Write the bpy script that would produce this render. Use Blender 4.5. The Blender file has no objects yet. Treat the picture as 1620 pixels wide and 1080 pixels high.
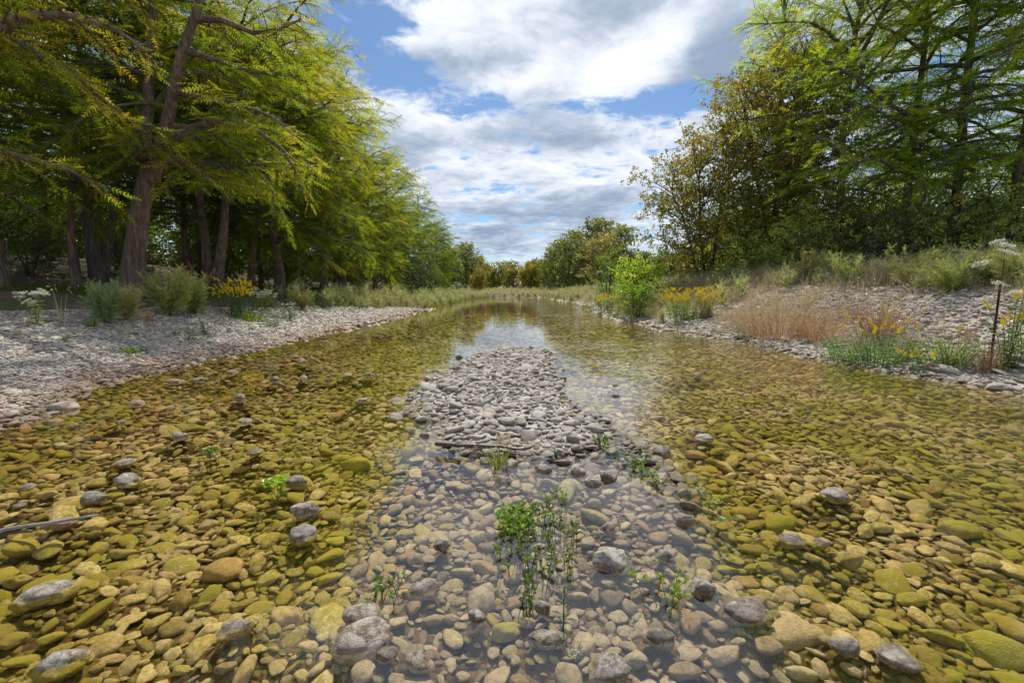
import bpy, bmesh, math, random
import numpy as np
from mathutils import Vector, noise as mnoise

C = bpy.context.scene.collection
SC = bpy.context.scene
random.seed(4)

# ------------------------------------------------------------------ camera
CAM_H = 1.5
PITCH = math.atan(84 / 720)
cam_d = bpy.data.cameras.new('camera')
cam = bpy.data.objects.new('camera', cam_d)
C.objects.link(cam)
cam.location = (0, 0, CAM_H)
cam.rotation_euler = (math.pi / 2 - PITCH, 0, 0)
cam_d.sensor_width = 36
cam_d.lens = 16
cam_d.clip_start = 0.05
cam_d.clip_end = 3000
SC.camera = cam

# ------------------------------------------------------------------ light
SUN_AZ, SUN_EL = math.radians(5), math.radians(54)      # azimuth to the right of +Y
sun_d = bpy.data.lights.new('sun', 'SUN')
sun_d.energy = 4.8
sun_d.angle = math.radians(0.6)
sun_d.color = (1.0, 0.93, 0.82)
sun = bpy.data.objects.new('sun', sun_d)
C.objects.link(sun)
sdir = Vector((math.sin(SUN_AZ) * math.cos(SUN_EL), math.cos(SUN_AZ) * math.cos(SUN_EL), math.sin(SUN_EL)))
sun.rotation_euler = (-sdir).to_track_quat('-Z', 'Y').to_euler()

SC.view_settings.view_transform = 'Standard'
SC.view_settings.look = 'None'
SC.view_settings.exposure = 0.45
SC.view_settings.gamma = 1.0
SC.cycles.max_bounces = 7
SC.cycles.diffuse_bounces = 4
SC.cycles.glossy_bounces = 3
SC.cycles.transmission_bounces = 5
SC.cycles.transparent_max_bounces = 8
SC.cycles.use_denoising = True
SC.cycles.sample_clamp_indirect = 6


class NT:
    """small node-tree helper"""
    def __init__(self, tree):
        self.t = tree
        self.t.nodes.clear()

    def n(self, typ, _props=None, **ins):
        nd = self.t.nodes.new(typ)
        for k, v in (_props or {}).items():
            setattr(nd, k, v)
        for k, v in ins.items():
            key = int(k[1:]) if k[0] == 'i' and k[1:].isdigit() else k.replace('_', ' ')
            s = nd.inputs[key]
            if hasattr(v, 'is_output'):
                self.t.links.new(v, s)
            else:
                s.default_value = v
        return nd

    def math(self, op, a, b=0.0, c=0.0, clamp=False):
        nd = self.n('ShaderNodeMath', {'operation': op, 'use_clamp': clamp}, i0=a, i1=b)
        if op in ('MULTIPLY_ADD', 'SMOOTH_MIN', 'SMOOTH_MAX'):
            s = nd.inputs[2]
            if hasattr(c, 'is_output'):
                self.t.links.new(c, s)
            else:
                s.default_value = c
        return nd.outputs[0]

    def smooth(self, v, a, b, lo=0.0, hi=1.0):
        nd = self.n('ShaderNodeMapRange', {'interpolation_type': 'SMOOTHSTEP'}, i0=v, i1=a, i2=b, i3=lo, i4=hi)
        return nd.outputs[0]

    def noise(self, vec, scale, detail=4, rough=0.55, dist=0.0):
        return self.n('ShaderNodeTexNoise', None, Vector=vec, Scale=scale, Detail=detail, Roughness=rough, Distortion=dist).outputs[0]

    def ramp(self, f, stops, interp='LINEAR'):
        nd = self.n('ShaderNodeValToRGB', None, i0=f)
        cr = nd.color_ramp
        cr.interpolation = interp
        while len(cr.elements) < len(stops):
            cr.elements.new(0.5)
        for e, (p, c) in zip(cr.elements, stops):
            e.position = p
            e.color = (*c, 1)
        return nd.outputs[0]

    def mix(self, f, a, b, blend='MIX'):
        nd = self.n('ShaderNodeMix', {'data_type': 'RGBA', 'blend_type': blend})
        for i, v in ((0, f), (6, a), (7, b)):
            s = nd.inputs[i]
            if hasattr(v, 'is_output'):
                self.t.links.new(v, s)
            else:
                s.default_value = v if i == 0 else (*v, 1)
        return nd.outputs[2]


def P(px, py, Y):
    """point at distance Y ahead that the photograph shows at pixel (px, py)"""
    u, v = (px - 810) / 720, (540 - py) / 720
    dy = math.cos(PITCH) + v * math.sin(PITCH)
    dz = -math.sin(PITCH) + v * math.cos(PITCH)
    t = Y / dy
    return Vector((u * t, Y, CAM_H + dz * t))


# ------------------------------------------------------------------ world: daylight sky with broken cloud
world = bpy.data.worlds.new('World')
SC.world = world
world.use_nodes = True
w = NT(world.node_tree)
sky = w.n('ShaderNodeTexSky', {'sky_type': 'NISHITA', 'sun_disc': False, 'sun_elevation': SUN_EL, 'sun_rotation': SUN_AZ,
                               'air_density': 1.0, 'dust_density': 0.4, 'ozone_density': 2.0})
tc = w.n('ShaderNodeTexCoord').outputs['Generated']
dirn = w.n('ShaderNodeVectorMath', {'operation': 'NORMALIZE'}, i0=tc).outputs[0]
sep = w.n('ShaderNodeSeparateXYZ', None, i0=dirn)
zz = w.math('ADD', w.math('MAXIMUM', sep.outputs[2], 0.0), 0.10)
cp = w.n('ShaderNodeCombineXYZ', None, i0=w.math('DIVIDE', sep.outputs[0], zz), i1=w.math('DIVIDE', sep.outputs[1], zz), i2=0.37).outputs[0]


def blob(px, py, sx, sy):
    """soft bump around the direction of a pixel, its half widths in pixels"""
    d = (P(px, py, 1.0) - Vector((0, 0, CAM_H))).normalized()
    df = w.n('ShaderNodeVectorMath', {'operation': 'SUBTRACT'}, i0=dirn, i1=d).outputs[0]
    sc_ = w.n('ShaderNodeVectorMath', {'operation': 'MULTIPLY'}, i0=df, i1=(720 / sx, 300 / sx, 720 / sy)).outputs[0]
    ln = w.n('ShaderNodeVectorMath', {'operation': 'DOT_PRODUCT'}, i0=sc_, i1=sc_).outputs['Value']
    return w.math('POWER', 2.718, w.math('MULTIPLY', ln, -1.0))


def total(items):
    acc = None
    for k, b in items:
        m = w.math('MULTIPLY', blob(*b), k)
        acc = m if acc is None else w.math('ADD', acc, m)
    return acc


n_big = w.noise(cp, 2.3, 9, 0.62, 0.4)
n_fine = w.noise(cp, 6.5, 8, 0.64, 0.4)
dens = w.math('ADD', w.math('MULTIPLY', n_big, 0.56), w.math('MULTIPLY', n_fine, 0.44))
cover = total([(-0.12, (560, 60, 75, 45)), (-0.18, (660, 125, 90, 26)), (-0.17, (800, 168, 110, 18)), (-0.13, (985, 172, 120, 16)),
               (-0.2, (1110, 145, 70, 22)), (-0.05, (600, 20, 60, 40)), (0.10, (820, 55, 230, 80)), (0.09, (620, 190, 110, 55)),
               (0.10, (1060, 60, 200, 70)), (0.05, (900, 235, 330, 60)), (-0.05, (1480, 60, 140, 120)), (-0.02, (400, 150, 130, 120)),
               (0.05, (820, 340, 300, 60)), (-0.08, (690, 265, 40, 14)), (-0.05, (760, 350, 60, 14))])
dens2 = w.math('ADD', dens, cover)
mask = w.smooth(dens2, 0.405, 0.545)
# grey where the cloud is thick, white where it is thin
body = w.noise(cp, 2.2, 7, 0.58, 0.3)
grey = total([(0.5, (1150, 95, 80, 45)), (0.35, (960, 15, 70, 40)), (0.28, (720, 95, 90, 14)), (0.42, (620, 225, 80, 26)), (0.42, (850, 222, 150, 20)),
              (0.36, (830, 335, 110, 30)), (0.22, (960, 325, 80, 24)), (0.2, (740, 380, 120, 26)), (-0.12, (850, 280, 300, 30)), (0.2, (1060, 250, 60, 20)),
              (-0.4, (1000, 95, 60, 40)), (-0.35, (1075, 45, 30, 30)), (-0.2, (700, 180, 100, 30)), (-0.2, (640, 60, 60, 30)), (-0.15, (1000, 205, 160, 24))])
shade = w.math('ADD', w.math('ADD', w.math('MULTIPLY', body, 1.15), w.math('MULTIPLY', n_fine, 0.62)), w.math('MULTIPLY_ADD', grey, 0.75, w.smooth(sep.outputs[2], 0.25, 0.0, 0.0, 0.07)))
cloud = w.ramp(w.smooth(shade, 0.58, 1.36), [(0.0, (7.1, 7.3, 7.7)), (0.32, (5.5, 5.9, 6.6)), (0.62, (3.7, 4.3, 5.2)), (1.0, (2.2, 2.8, 3.8))])
clear = w.mix(1.0, sky.outputs[0], (0.52, 0.64, 0.74), 'MULTIPLY')
skyc = w.mix(mask, clear, cloud)
bg = w.n('ShaderNodeBackground', None, Color=skyc, Strength=0.108)
wo = w.n('ShaderNodeOutputWorld')
world.node_tree.links.new(bg.outputs[0], wo.inputs[0])

# ------------------------------------------------------------------ terrain shape
LX = ([-30, 3, 4.94, 6.84, 9.26, 12.9, 20.9, 32, 60, 75], [-5.9, -5.65, -5.8, -6.8, -6.64, -6.45, -6.1, -6.2, -5.9, -4])
RX = ([-30, 3, 6.6, 9.4, 12.9, 15.7, 23, 37.6, 57, 75], [8.2, 7.9, 7.55, 6.9, 6.6, 5.95, 5.5, 6.2, 5.6, 4.4])
BL = ([4.0, 4.5, 5.2, 6.1, 7.2, 9.0, 10.6, 11.4], [-0.35, -0.8, -1.08, -1.32, -1.4, -1.0, -0.45, 0.1])
BR = ([4.0, 4.7, 5.8, 7.2, 9.0, 10.6, 11.4], [0.65, 1.0, 0.74, 0.66, 0.78, 0.7, 0.3])
BOULDER_BED = []        # (x, y, bed height, radius): the bed rises to meet what stands in the shallows


def wave(x, y, s, seed):
    r = np.random.RandomState(seed)
    out = 0
    for k in range(7):
        a = r.rand() * 6.283
        f = s * (0.6 + 1.6 * r.rand())
        out = out + np.sin((x * math.cos(a) + y * math.sin(a)) * f + r.rand() * 6.283)
    return out / 7 * 1.6


def sstep(t):
    t = np.clip(t, 0, 1)
    return t * t * (3 - 2 * t)


def river_edges(x, y):
    wob = 0.16 * wave(y, y * 0, 2.1, 3) * np.clip(y / 6, 0.3, 1)
    xl = np.interp(y, *LX) + wob
    xr = np.interp(y, *RX) + 0.16 * wave(y, y * 0 + 9, 2.3, 5)
    return xl, xr


def bar_inside(x, y):
    d = np.minimum(x - np.interp(y, *BL), np.interp(y, *BR) - x) + 0.16 * wave(x, y, 3.6, 8)
    return np.minimum(d, np.minimum(y - 4.0, 11.4 - y))


def H(x, y):
    x = np.asarray(x, float)
    y = np.asarray(y, float)
    xl, xr = river_edges(x, y)
    d = np.minimum(x - xl, xr - x)
    dep = np.interp(y, [-8, 2, 4, 7, 11, 22, 75], [0.19, 0.17, 0.19, 0.23, 0.30, 0.42, 0.42])
    bed = -dep * sstep(d / 2.2 + 0.05)
    # shallow apron before the gravel bar, a low rib of stones on its right side
    ap = np.exp(-((x - 0.35) / 1.1) ** 2) * sstep((5 - y) / 2.5)
    bed = bed + ap * 0.012
    rib = np.exp(-((x - np.interp(y, [2.0, 2.8, 3.5, 4.5, 5.5], [1.05, 1.2, 1.32, 1.2, 1.1])) / 0.34) ** 2) * sstep((y - 2.1) / 1.2) * sstep((6.5 - y) / 1.5)
    bed = bed + rib * 0.15 + 0.085 * np.exp(-((x - 0.75) / 0.5) ** 2 - ((y - 3.9) / 0.6) ** 2) + 0.05 * wave(x, y, 5.0, 61) * np.exp(-((x - 0.5) / 0.9) ** 2 - ((y - 3.6) / 0.9) ** 2)
    db = bar_inside(x, y)
    bar = np.clip(np.where(db > 0, db * 0.16, db * 0.24), -0.35, np.interp(y, [4, 5, 6.5, 12], [0.02, 0.05, 0.10, 0.10])) + 0.03 * wave(x, y, 3.0, 4)
    bed = np.where(db > -0.9, np.maximum(bed, bar), bed)
    fac = np.interp(y, [-10, 35, 75, 400], [1, 1, 0.55, 1.4])
    el = xl - x
    er = x - xr
    zl = np.interp(el, [0, 0.5, 3.5, 4.6, 7, 14, 22, 40, 400], [0, 0.09, 0.74, 0.98, 1.32, 1.7, 3.4, 4.6, 8]) * fac
    zr = np.interp(er, [0, 0.4, 2, 4.0, 5.5, 9, 30, 400], [0, 0.13, 0.62, 1.42, 1.72, 1.95, 2.4, 7]) * fac
    z = np.where(el > 0, zl, np.where(er > 0, zr, bed))
    bank = np.clip(np.maximum(el, er), 0, 1.5) / 1.5
    z = z + bank * (0.05 * wave(x, y, 0.9, 11) + 0.025 * wave(x, y, 3.1, 12))
    zf = np.interp(y, [72, 76, 100, 160, 400], [-0.5, 0.22, 0.8, 1.4, 5])
    z = np.where(y > 70, np.maximum(z, zf), z)
    for bx, by, bz, br in BOULDER_BED:
        g = np.exp(-((x - bx) ** 2 + (y - by) ** 2) / (br * br))
        z = np.where(z < bz, z + (bz - z) * g, z)
    return z


def Hs(x, y):
    return float(H(np.array([x]), np.array([y]))[0])


def W(px, py, z=0.0):
    u, v = (px - 810) / 720, (540 - py) / 720
    dy = math.cos(PITCH) + v * math.sin(PITCH)
    dz = -math.sin(PITCH) + v * math.cos(PITCH)
    t = (z - CAM_H) / dz
    return u * t, dy * t, t


def G(px, py, far=200.0):
    """where the ray of a pixel meets the ground"""
    u, v = (px - 810) / 720, (540 - py) / 720
    dy = math.cos(PITCH) + v * math.sin(PITCH)
    dz = -math.sin(PITCH) + v * math.cos(PITCH)
    t = np.concatenate([np.arange(1.2, 40, 0.04), np.arange(40, far, 0.25)])
    hh = H(u * t, dy * t)
    hit = np.nonzero(CAM_H + dz * t <= hh)[0]
    k = hit[0] if len(hit) else len(t) - 1
    return Vector((u * t[k], dy * t[k], float(hh[k])))


# ------------------------------------------------------------------ materials
def new_mat(name):
    m = bpy.data.materials.new(name)
    m.use_nodes = True
    return m, NT(m.node_tree)


def finish(nt, shader):
    o = nt.n('ShaderNodeOutputMaterial')
    nt.t.links.new(shader, o.inputs[0])


def stone_material(name='river_stone', gain=1.0, rock=False):
    m, t = new_mat(name)
    oi = t.n('ShaderNodeObjectInfo')
    rnd = oi.outputs['Random']
    rnd2 = t.math('FRACT', t.math('MULTIPLY', rnd, 37.31))
    rnd3 = t.math('FRACT', t.math('MULTIPLY', rnd, 91.7))
    tcn = t.n('ShaderNodeTexCoord')
    oc = t.n('ShaderNodeVectorMath', {'operation': 'ADD'}, i0=tcn.outputs['Object'],
             i1=t.n('ShaderNodeCombineXYZ', None, i0=t.math('MULTIPLY', rnd, 50.0), i1=rnd2, i2=rnd3).outputs[0]).outputs[0]
    geo = t.n('ShaderNodeNewGeometry')
    pos = geo.outputs['Position']
    sp = t.n('ShaderNodeSeparateXYZ', None, i0=pos)
    X, Y, Z = sp.outputs
    n1 = t.noise(oc, 2.2, 6, 0.6)
    n2 = t.noise(oc, 6.5, 7, 0.7)
    nm = t.noise(oc, 4.2, 6, 0.65, 0.5)
    nw = t.noise(pos, 0.9, 3, 0.5)
    nw2 = t.noise(pos, 7.0, 4, 0.6)
    dry = t.ramp(rnd, [(0.0, (0.22, 0.20, 0.18)), (0.2, (0.36, 0.34, 0.315)), (0.45, (0.46, 0.44, 0.41)), (0.62, (0.33, 0.30, 0.265)), (0.8, (0.42, 0.385, 0.34)), (0.93, (0.21, 0.18, 0.155)), (1.0, (0.36, 0.28, 0.22))])
    dry = t.mix(1.0, dry, t.ramp(n1, [(0.28, (0.52, 0.49, 0.46)), (0.5, (0.95, 0.95, 0.95)), (0.72, (1.2, 1.2, 1.2))]), 'MULTIPLY')
    dry = t.mix(1.0, dry, (gain, gain * 0.975, gain * 0.93), 'MULTIPLY')
    pits = t.smooth(n2, 0.30, 0.42, 0.55, 1.0)
    dry = t.mix(1.0, dry, t.n('ShaderNodeCombineColor', None, i0=pits, i1=pits, i2=pits).outputs[0], 'MULTIPLY')
    if rock:
        bl = t.noise(oc, 1.6, 7, 0.68, 0.6)
        dry = t.mix(t.smooth(bl, 0.46, 0.62), dry, (0.15, 0.115, 0.08))
        dry = t.mix(t.smooth(t.noise(oc, 3.4, 8, 0.7, 0.8), 0.54, 0.70), dry, (0.46, 0.44, 0.41))
        vc = t.n('ShaderNodeTexVoronoi', {'feature': 'DISTANCE_TO_EDGE'}, Vector=t.n('ShaderNodeVectorMath', {'operation': 'ADD'}, i0=oc, i1=t.n('ShaderNodeVectorMath', {'operation': 'SCALE'}, i0=t.n('ShaderNodeTexNoise', None, Vector=oc, Scale=3.0, Detail=4.0).outputs['Color'], Scale=0.5).outputs[0]).outputs[0], Scale=1.1).outputs[0]
        dry = t.mix(t.smooth(vc, 0.03, 0.0, 0.0, 0.75), dry, (0.07, 0.055, 0.045))
    # reddish stones in a strip along the left shore
    red = t.math('MULTIPLY', t.math('MULTIPLY', t.smooth(X, -3.6, -4.8), t.smooth(Z, 0.2, 0.06)), t.smooth(t.math('ADD', nw, t.math('MULTIPLY', rnd2, 0.5)), 0.55, 0.85))
    dry = t.mix(t.math('MULTIPLY', red, 0.75), dry, (0.31, 0.185, 0.115))
    # below the water line: wet, stained ochre, with olive algae on the tops
    zj = t.math('ADD', Z, t.math('MULTIPLY', t.math('SUBTRACT', nw2, 0.5), 0.035))
    wet = t.smooth(t.math('ADD', Z, t.math('MULTIPLY', t.math('SUBTRACT', nw2, 0.5), 0.06)), 0.028 if rock else 0.05, 0.006)
    under = t.smooth(zj, 0.012, -0.012)
    side = t.math('MAXIMUM', t.smooth(t.math('ABSOLUTE', t.math('SUBTRACT', X, 0.3)), 0.55, 1.5), t.smooth(Y, 4.2, 6.5))
    wetc = t.mix(1.0, dry, t.mix(side, (1.16, 1.03, 0.80), (1.56, 1.29, 0.66)), 'MULTIPLY')
    damp = t.mix(1.0, dry, (0.55, 0.49, 0.40), 'MULTIPLY')
    col = t.mix(wet, dry, t.mix(under, damp, wetc))
    nz = t.n('ShaderNodeSeparateXYZ', None, i0=geo.outputs['Normal']).outputs[2]
    am = t.math('ADD', t.math('ADD', t.math('MULTIPLY', nm, 0.95), t.math('MULTIPLY', rnd3, 0.28)), t.math('MULTIPLY', nz, 0.14))
    am = t.math('ADD', am, t.math('MULTIPLY', t.math('SUBTRACT', nw, 0.5), 1.3))
    am = t.math('ADD', am, t.math('MULTIPLY', side, 0.2))
    alg = t.math('MULTIPLY', t.smooth(am, 0.78, 1.0), under)
    algc = t.ramp(t.math('ADD', t.math('MULTIPLY', n2, 0.5), t.math('MULTIPLY', rnd2, 0.5)), [(0.2, (0.20, 0.145, 0.016)), (0.5, (0.33, 0.275, 0.02)), (0.85, (0.27, 0.27, 0.02))])
    col = t.mix(t.math('MULTIPLY', alg, 0.8), col, algc)
    rough = t.math('MULTIPLY_ADD', wet, -0.42, 0.84)
    bmp = t.n('ShaderNodeBump', None, Strength=0.75, Distance=0.03, Height=t.math('ADD', t.math('MULTIPLY', n2, 0.8), t.math('MULTIPLY', t.noise(oc, 20, 4, 0.65), 0.45)))
    bs = t.n('ShaderNodeBsdfPrincipled', None, Base_Color=col, Roughness=rough, Normal=bmp.outputs[0])
    t.t.links.new(t.math('MULTIPLY_ADD', t.smooth(Z, 0.0, -0.012), -0.48, 0.5), bs.inputs['Specular IOR Level'])
    finish(t, bs.outputs[0])
    return m


def gravel_ground(name, dryc=(0.44, 0.41, 0.37), darkc=(0.22, 0.19, 0.15)):
    """bed between the stones and the pebbles too far off to part: small cells, wet below the water line"""
    m, t = new_mat(name)
    geo = t.n('ShaderNodeNewGeometry')
    pos = geo.outputs['Position']
    X, Y, Z = t.n('ShaderNodeSeparateXYZ', None, i0=pos).outputs
    vo = t.n('ShaderNodeTexVoronoi', None, Vector=pos, Scale=26.0)
    cellr = t.n('ShaderNodeSeparateColor', None, i0=vo.outputs['Color']).outputs
    big = t.noise(pos, 0.5, 4, 0.6)
    dry = t.mix(t.math('MULTIPLY_ADD', cellr[0], 0.75, 0.12), darkc, dryc)
    dry = t.mix(1.0, dry, t.ramp(big, [(0.3, (0.75, 0.73, 0.7)), (0.7, (1.1, 1.1, 1.1))]), 'MULTIPLY')
    red = t.math('MULTIPLY', t.math('MULTIPLY', t.smooth(X, -3.6, -4.8), t.smooth(Z, 0.18, 0.04)), t.smooth(cellr[1], 0.3, 0.8))
    dry = t.mix(t.math('MULTIPLY', red, 0.5), dry, (0.27, 0.17, 0.11))
    wet = t.smooth(Z, 0.02, -0.01)
    side = t.math('MAXIMUM', t.smooth(t.math('ABSOLUTE', t.math('SUBTRACT', X, 0.3)), 0.55, 1.5), t.smooth(Y, 4.2, 6.5))
    wetc = t.mix(1.0, dry, t.mix(side, (0.62, 0.52, 0.36), (0.62, 0.46, 0.20)), 'MULTIPLY')
    alg = t.math('MULTIPLY', t.smooth(t.math('ADD', big, t.math('MULTIPLY', cellr[2], 0.3)), 0.6, 0.85), side)
    wetc = t.mix(t.math('MULTIPLY', alg, 0.6), wetc, (0.20, 0.155, 0.02))
    col = t.mix(wet, dry, wetc)
    bmp = t.n('ShaderNodeBump', None, Strength=0.9, Distance=0.04, Height=t.math('SUBTRACT', 1.0, vo.outputs['Distance']))
    bs = t.n('ShaderNodeBsdfPrincipled', None, Base_Color=col, Roughness=0.85, Normal=bmp.outputs[0])
    bs.inputs['Specular IOR Level'].default_value = 0.1
    finish(t, bs.outputs[0])
    return m


def soil_material():
    m, t = new_mat('leaf_litter_soil')
    pos = t.n('ShaderNodeNewGeometry').outputs['Position']
    a = t.noise(pos, 0.35, 5, 0.6)
    b = t.noise(pos, 9.0, 6, 0.7)
    c = t.ramp(b, [(0.3, (0.085, 0.058, 0.04)), (0.55, (0.15, 0.105, 0.075)), (0.75, (0.23, 0.17, 0.13))])
    g = t.ramp(b, [(0.3, (0.05, 0.07, 0.018)), (0.7, (0.12, 0.13, 0.04))])
    col = t.mix(t.smooth(a, 0.5, 0.62), c, g)
    bmp = t.n('ShaderNodeBump', None, Strength=0.8, Distance=0.08, Height=b)
    bs = t.n('ShaderNodeBsdfPrincipled', None, Base_Color=col, Roughness=0.95, Normal=bmp.outputs[0])
    finish(t, bs.outputs[0])
    return m


def water_material():
    m, t = new_mat('clear_river_water')
    pos = t.n('ShaderNodeNewGeometry').outputs['Position']
    X, Y, Z = t.n('ShaderNodeSeparateXYZ', None, i0=pos).outputs
    mp = t.n('ShaderNodeMapping', None, Vector=pos, Scale=(1.0, 0.75, 1.0)).outputs[0]
    n1 = t.noise(mp, 3.2, 3, 0.5, 0.4)
    n2 = t.noise(mp, 11.0, 3, 0.55, 0.6)
    # a livelier run on the right-hand side and calm water at the bar
    run = t.math('MULTIPLY_ADD', t.smooth(X, 0.8, 3.0), 1.7, 0.2)
    run = t.math('MULTIPLY', run, t.smooth(t.noise(pos, 0.45, 2), 0.3, 0.65, 0.35, 1.0))
    h = t.math('MULTIPLY', t.math('ADD', n1, t.math('MULTIPLY', n2, 0.35)), run)
    bmp = t.n('ShaderNodeBump', None, Strength=0.5, Distance=0.03, Height=h)
    geo = t.n('ShaderNodeNewGeometry')
    ct = t.n('ShaderNodeVectorMath', {'operation': 'DOT_PRODUCT'}, i0=geo.outputs['Incoming'], i1=bmp.outputs[0]).outputs['Value']
    ct = t.math('MINIMUM', t.math('ABSOLUTE', ct), 1.0)
    fr = t.math('MULTIPLY_ADD', t.math('POWER', t.math('SUBTRACT', 1.0, ct), 5.0), 0.92, 0.082)
    tr = t.n('ShaderNodeBsdfTransparent', None, Color=(0.98, 0.965, 0.90, 1))
    gl = t.n('ShaderNodeBsdfGlossy', None, Color=(1, 1, 1, 1), Roughness=0.03, Normal=bmp.outputs[0])
    mx = t.n('ShaderNodeMixShader', None, i0=fr, i1=tr.outputs[0], i2=gl.outputs[0])
    finish(t, mx.outputs[0])
    return m


def bark_material(name, c1, c2, c3):
    m, t = new_mat(name)
    tcn = t.n('ShaderNodeTexCoord').outputs['Object']
    mp = t.n('ShaderNodeMapping', None, Vector=tcn, Scale=(1.0, 1.0, 0.09)).outputs[0]
    f = t.noise(mp, 16.0, 6, 0.65, 0.3)
    g = t.noise(tcn, 1.3, 4, 0.6)
    col = t.ramp(f, [(0.32, c1), (0.5, c2), (0.7, c3)])
    col = t.mix(1.0, col, t.ramp(g, [(0.3, (0.7, 0.68, 0.66)), (0.7, (1.15, 1.15, 1.15))]), 'MULTIPLY')
    bmp = t.n('ShaderNodeBump', None, Strength=1.0, Distance=0.06, Height=f)
    bs = t.n('ShaderNodeBsdfPrincipled', None, Base_Color=col, Roughness=0.92, Normal=bmp.outputs[0])
    finish(t, bs.outputs[0])
    return m


def leaf_material(name, stops, trans=0.4, gloss=0.0, through=(1.6, 1.5, 0.8)):
    m, t = new_mat(name)
    at = t.n('ShaderNodeAttribute', {'attribute_name': 'tint'}).outputs['Fac']
    col = t.ramp(at, stops)
    oi = t.n('ShaderNodeObjectInfo')
    col = t.mix(1.0, col, oi.outputs['Color'], 'MULTIPLY')
    df = t.n('ShaderNodeBsdfDiffuse', None, Color=col)
    tl = t.n('ShaderNodeBsdfTranslucent', None, Color=t.mix(1.0, col, through, 'MULTIPLY'))
    mx = t.n('ShaderNodeMixShader', None, i0=trans, i1=df.outputs[0], i2=tl.outputs[0]).outputs[0]
    if gloss:
        gl = t.n('ShaderNodeBsdfGlossy', None, Color=(1, 1, 1, 1), Roughness=0.4)
        mx = t.n('ShaderNodeMixShader', None, i0=gloss, i1=mx, i2=gl.outputs[0]).outputs[0]
    finish(t, mx)
    return m


def plain_material(name, c1, c2, rough=0.8, scale=8.0):
    m, t = new_mat(name)
    tcn = t.n('ShaderNodeTexCoord').outputs['Object']
    f = t.noise(tcn, scale, 5, 0.6)
    bmp = t.n('ShaderNodeBump', None, Strength=0.5, Distance=0.01, Height=f)
    bs = t.n('ShaderNodeBsdfPrincipled', None, Base_Color=t.ramp(f, [(0.3, c1), (0.7, c2)]), Roughness=rough, Normal=bmp.outputs[0])
    finish(t, bs.outputs[0])
    return m


M_STONE = stone_material()
M_PALESTONE = stone_material('sunbleached_stone', 1.3)
M_ROCK = stone_material('weathered_rock', 0.95, True)
M_BED = gravel_ground('riverbed_gravel', (0.24, 0.20, 0.14), (0.07, 0.055, 0.035))
M_GRAVEL = gravel_ground('pale_gravel', (0.55, 0.52, 0.48), (0.28, 0.25, 0.22))
M_SOIL = soil_material()
M_WATER = water_material()
M_BARK = bark_material('cypress_bark', (0.08, 0.052, 0.039), (0.185, 0.125, 0.095), (0.33, 0.245, 0.195))
M_BARK_GREY = bark_material('grey_bark', (0.05, 0.042, 0.036), (0.12, 0.10, 0.085), (0.22, 0.19, 0.165))
M_CYP = leaf_material('cypress_needles', [(0.0, (0.05, 0.10, 0.018)), (0.35, (0.12, 0.19, 0.022)), (0.7, (0.26, 0.27, 0.034)), (0.92, (0.39, 0.34, 0.04)), (1.0, (0.40, 0.28, 0.035))], 0.55)
M_SYC = leaf_material('sycamore_leaves', [(0.0, (0.11, 0.14, 0.03)), (0.35, (0.23, 0.225, 0.045)), (0.65, (0.32, 0.235, 0.045)), (1.0, (0.38, 0.20, 0.05))], 0.45, 0.03)
M_BROAD = leaf_material('broad_leaves', [(0.0, (0.05, 0.075, 0.022)), (0.5, (0.105, 0.145, 0.035)), (0.9, (0.18, 0.21, 0.045)), (1.0, (0.36, 0.28, 0.04))], 0.35, 0.05)
M_PALE = leaf_material('pale_sage_leaves', [(0.0, (0.15, 0.19, 0.07)), (0.5, (0.34, 0.37, 0.16)), (1.0, (0.52, 0.50, 0.28))], 0.42, 0.0, (1.2, 1.2, 0.9))
M_HERB = leaf_material('fresh_herb_leaves', [(0.0, (0.04, 0.085, 0.02)), (0.5, (0.09, 0.17, 0.03)), (1.0, (0.2, 0.26, 0.05))], 0.4, 0.04)
M_STRAW = leaf_material('dry_straw', [(0.0, (0.20, 0.14, 0.10)), (0.4, (0.36, 0.28, 0.20)), (0.75, (0.54, 0.47, 0.34)), (1.0, (0.38, 0.38, 0.17))], 0.4, 0.0, (1.15, 1.12, 1.05))
M_GRASS = leaf_material('green_grass', [(0.0, (0.05, 0.09, 0.018)), (0.5, (0.12, 0.17, 0.03)), (0.85, (0.22, 0.23, 0.06)), (1.0, (0.36, 0.30, 0.14))], 0.4)
M_WHITE = leaf_material('white_florets', [(0.0, (0.45, 0.45, 0.36)), (1.0, (0.75, 0.74, 0.66))], 0.25, 0.0, (1.0, 1.0, 1.0))
M_GOLD = leaf_material('golden_florets', [(0.0, (0.60, 0.45, 0.015)), (1.0, (0.85, 0.70, 0.05))], 0.25, 0.0, (1.0, 1.0, 1.0))
M_RUST = leaf_material('rusty_seeds', [(0.0, (0.20, 0.09, 0.05)), (1.0, (0.36, 0.19, 0.11))], 0.25)
M_WOOD = plain_material('weathered_driftwood', (0.12, 0.10, 0.09), (0.30, 0.27, 0.24), 0.85, 14)
M_WETWOOD = plain_material('dark_wet_wood', (0.02, 0.015, 0.012), (0.07, 0.055, 0.045), 0.5, 14)


# ------------------------------------------------------------------ objects, names, labels
def tag(o, label=None, cat=None, group=None, kind=None):
    if label:
        o['label'] = label
    if cat:
        o['category'] = cat
    if group:
        o['group'] = group
    if kind:
        o['kind'] = kind
    return o


def link(name, data, parent=None, loc=None):
    o = bpy.data.objects.new(name, data)
    C.objects.link(o)
    if parent is not None:
        o.parent = parent
    if loc is not None:
        o.location = loc
    return o


def thing(name, label, cat, loc, group=None, rz=0.0):
    o = link(name, None, None, loc)
    o.empty_display_size = 0.2
    o.rotation_euler = (0, 0, rz)
    return tag(o, label, cat, group)


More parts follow.
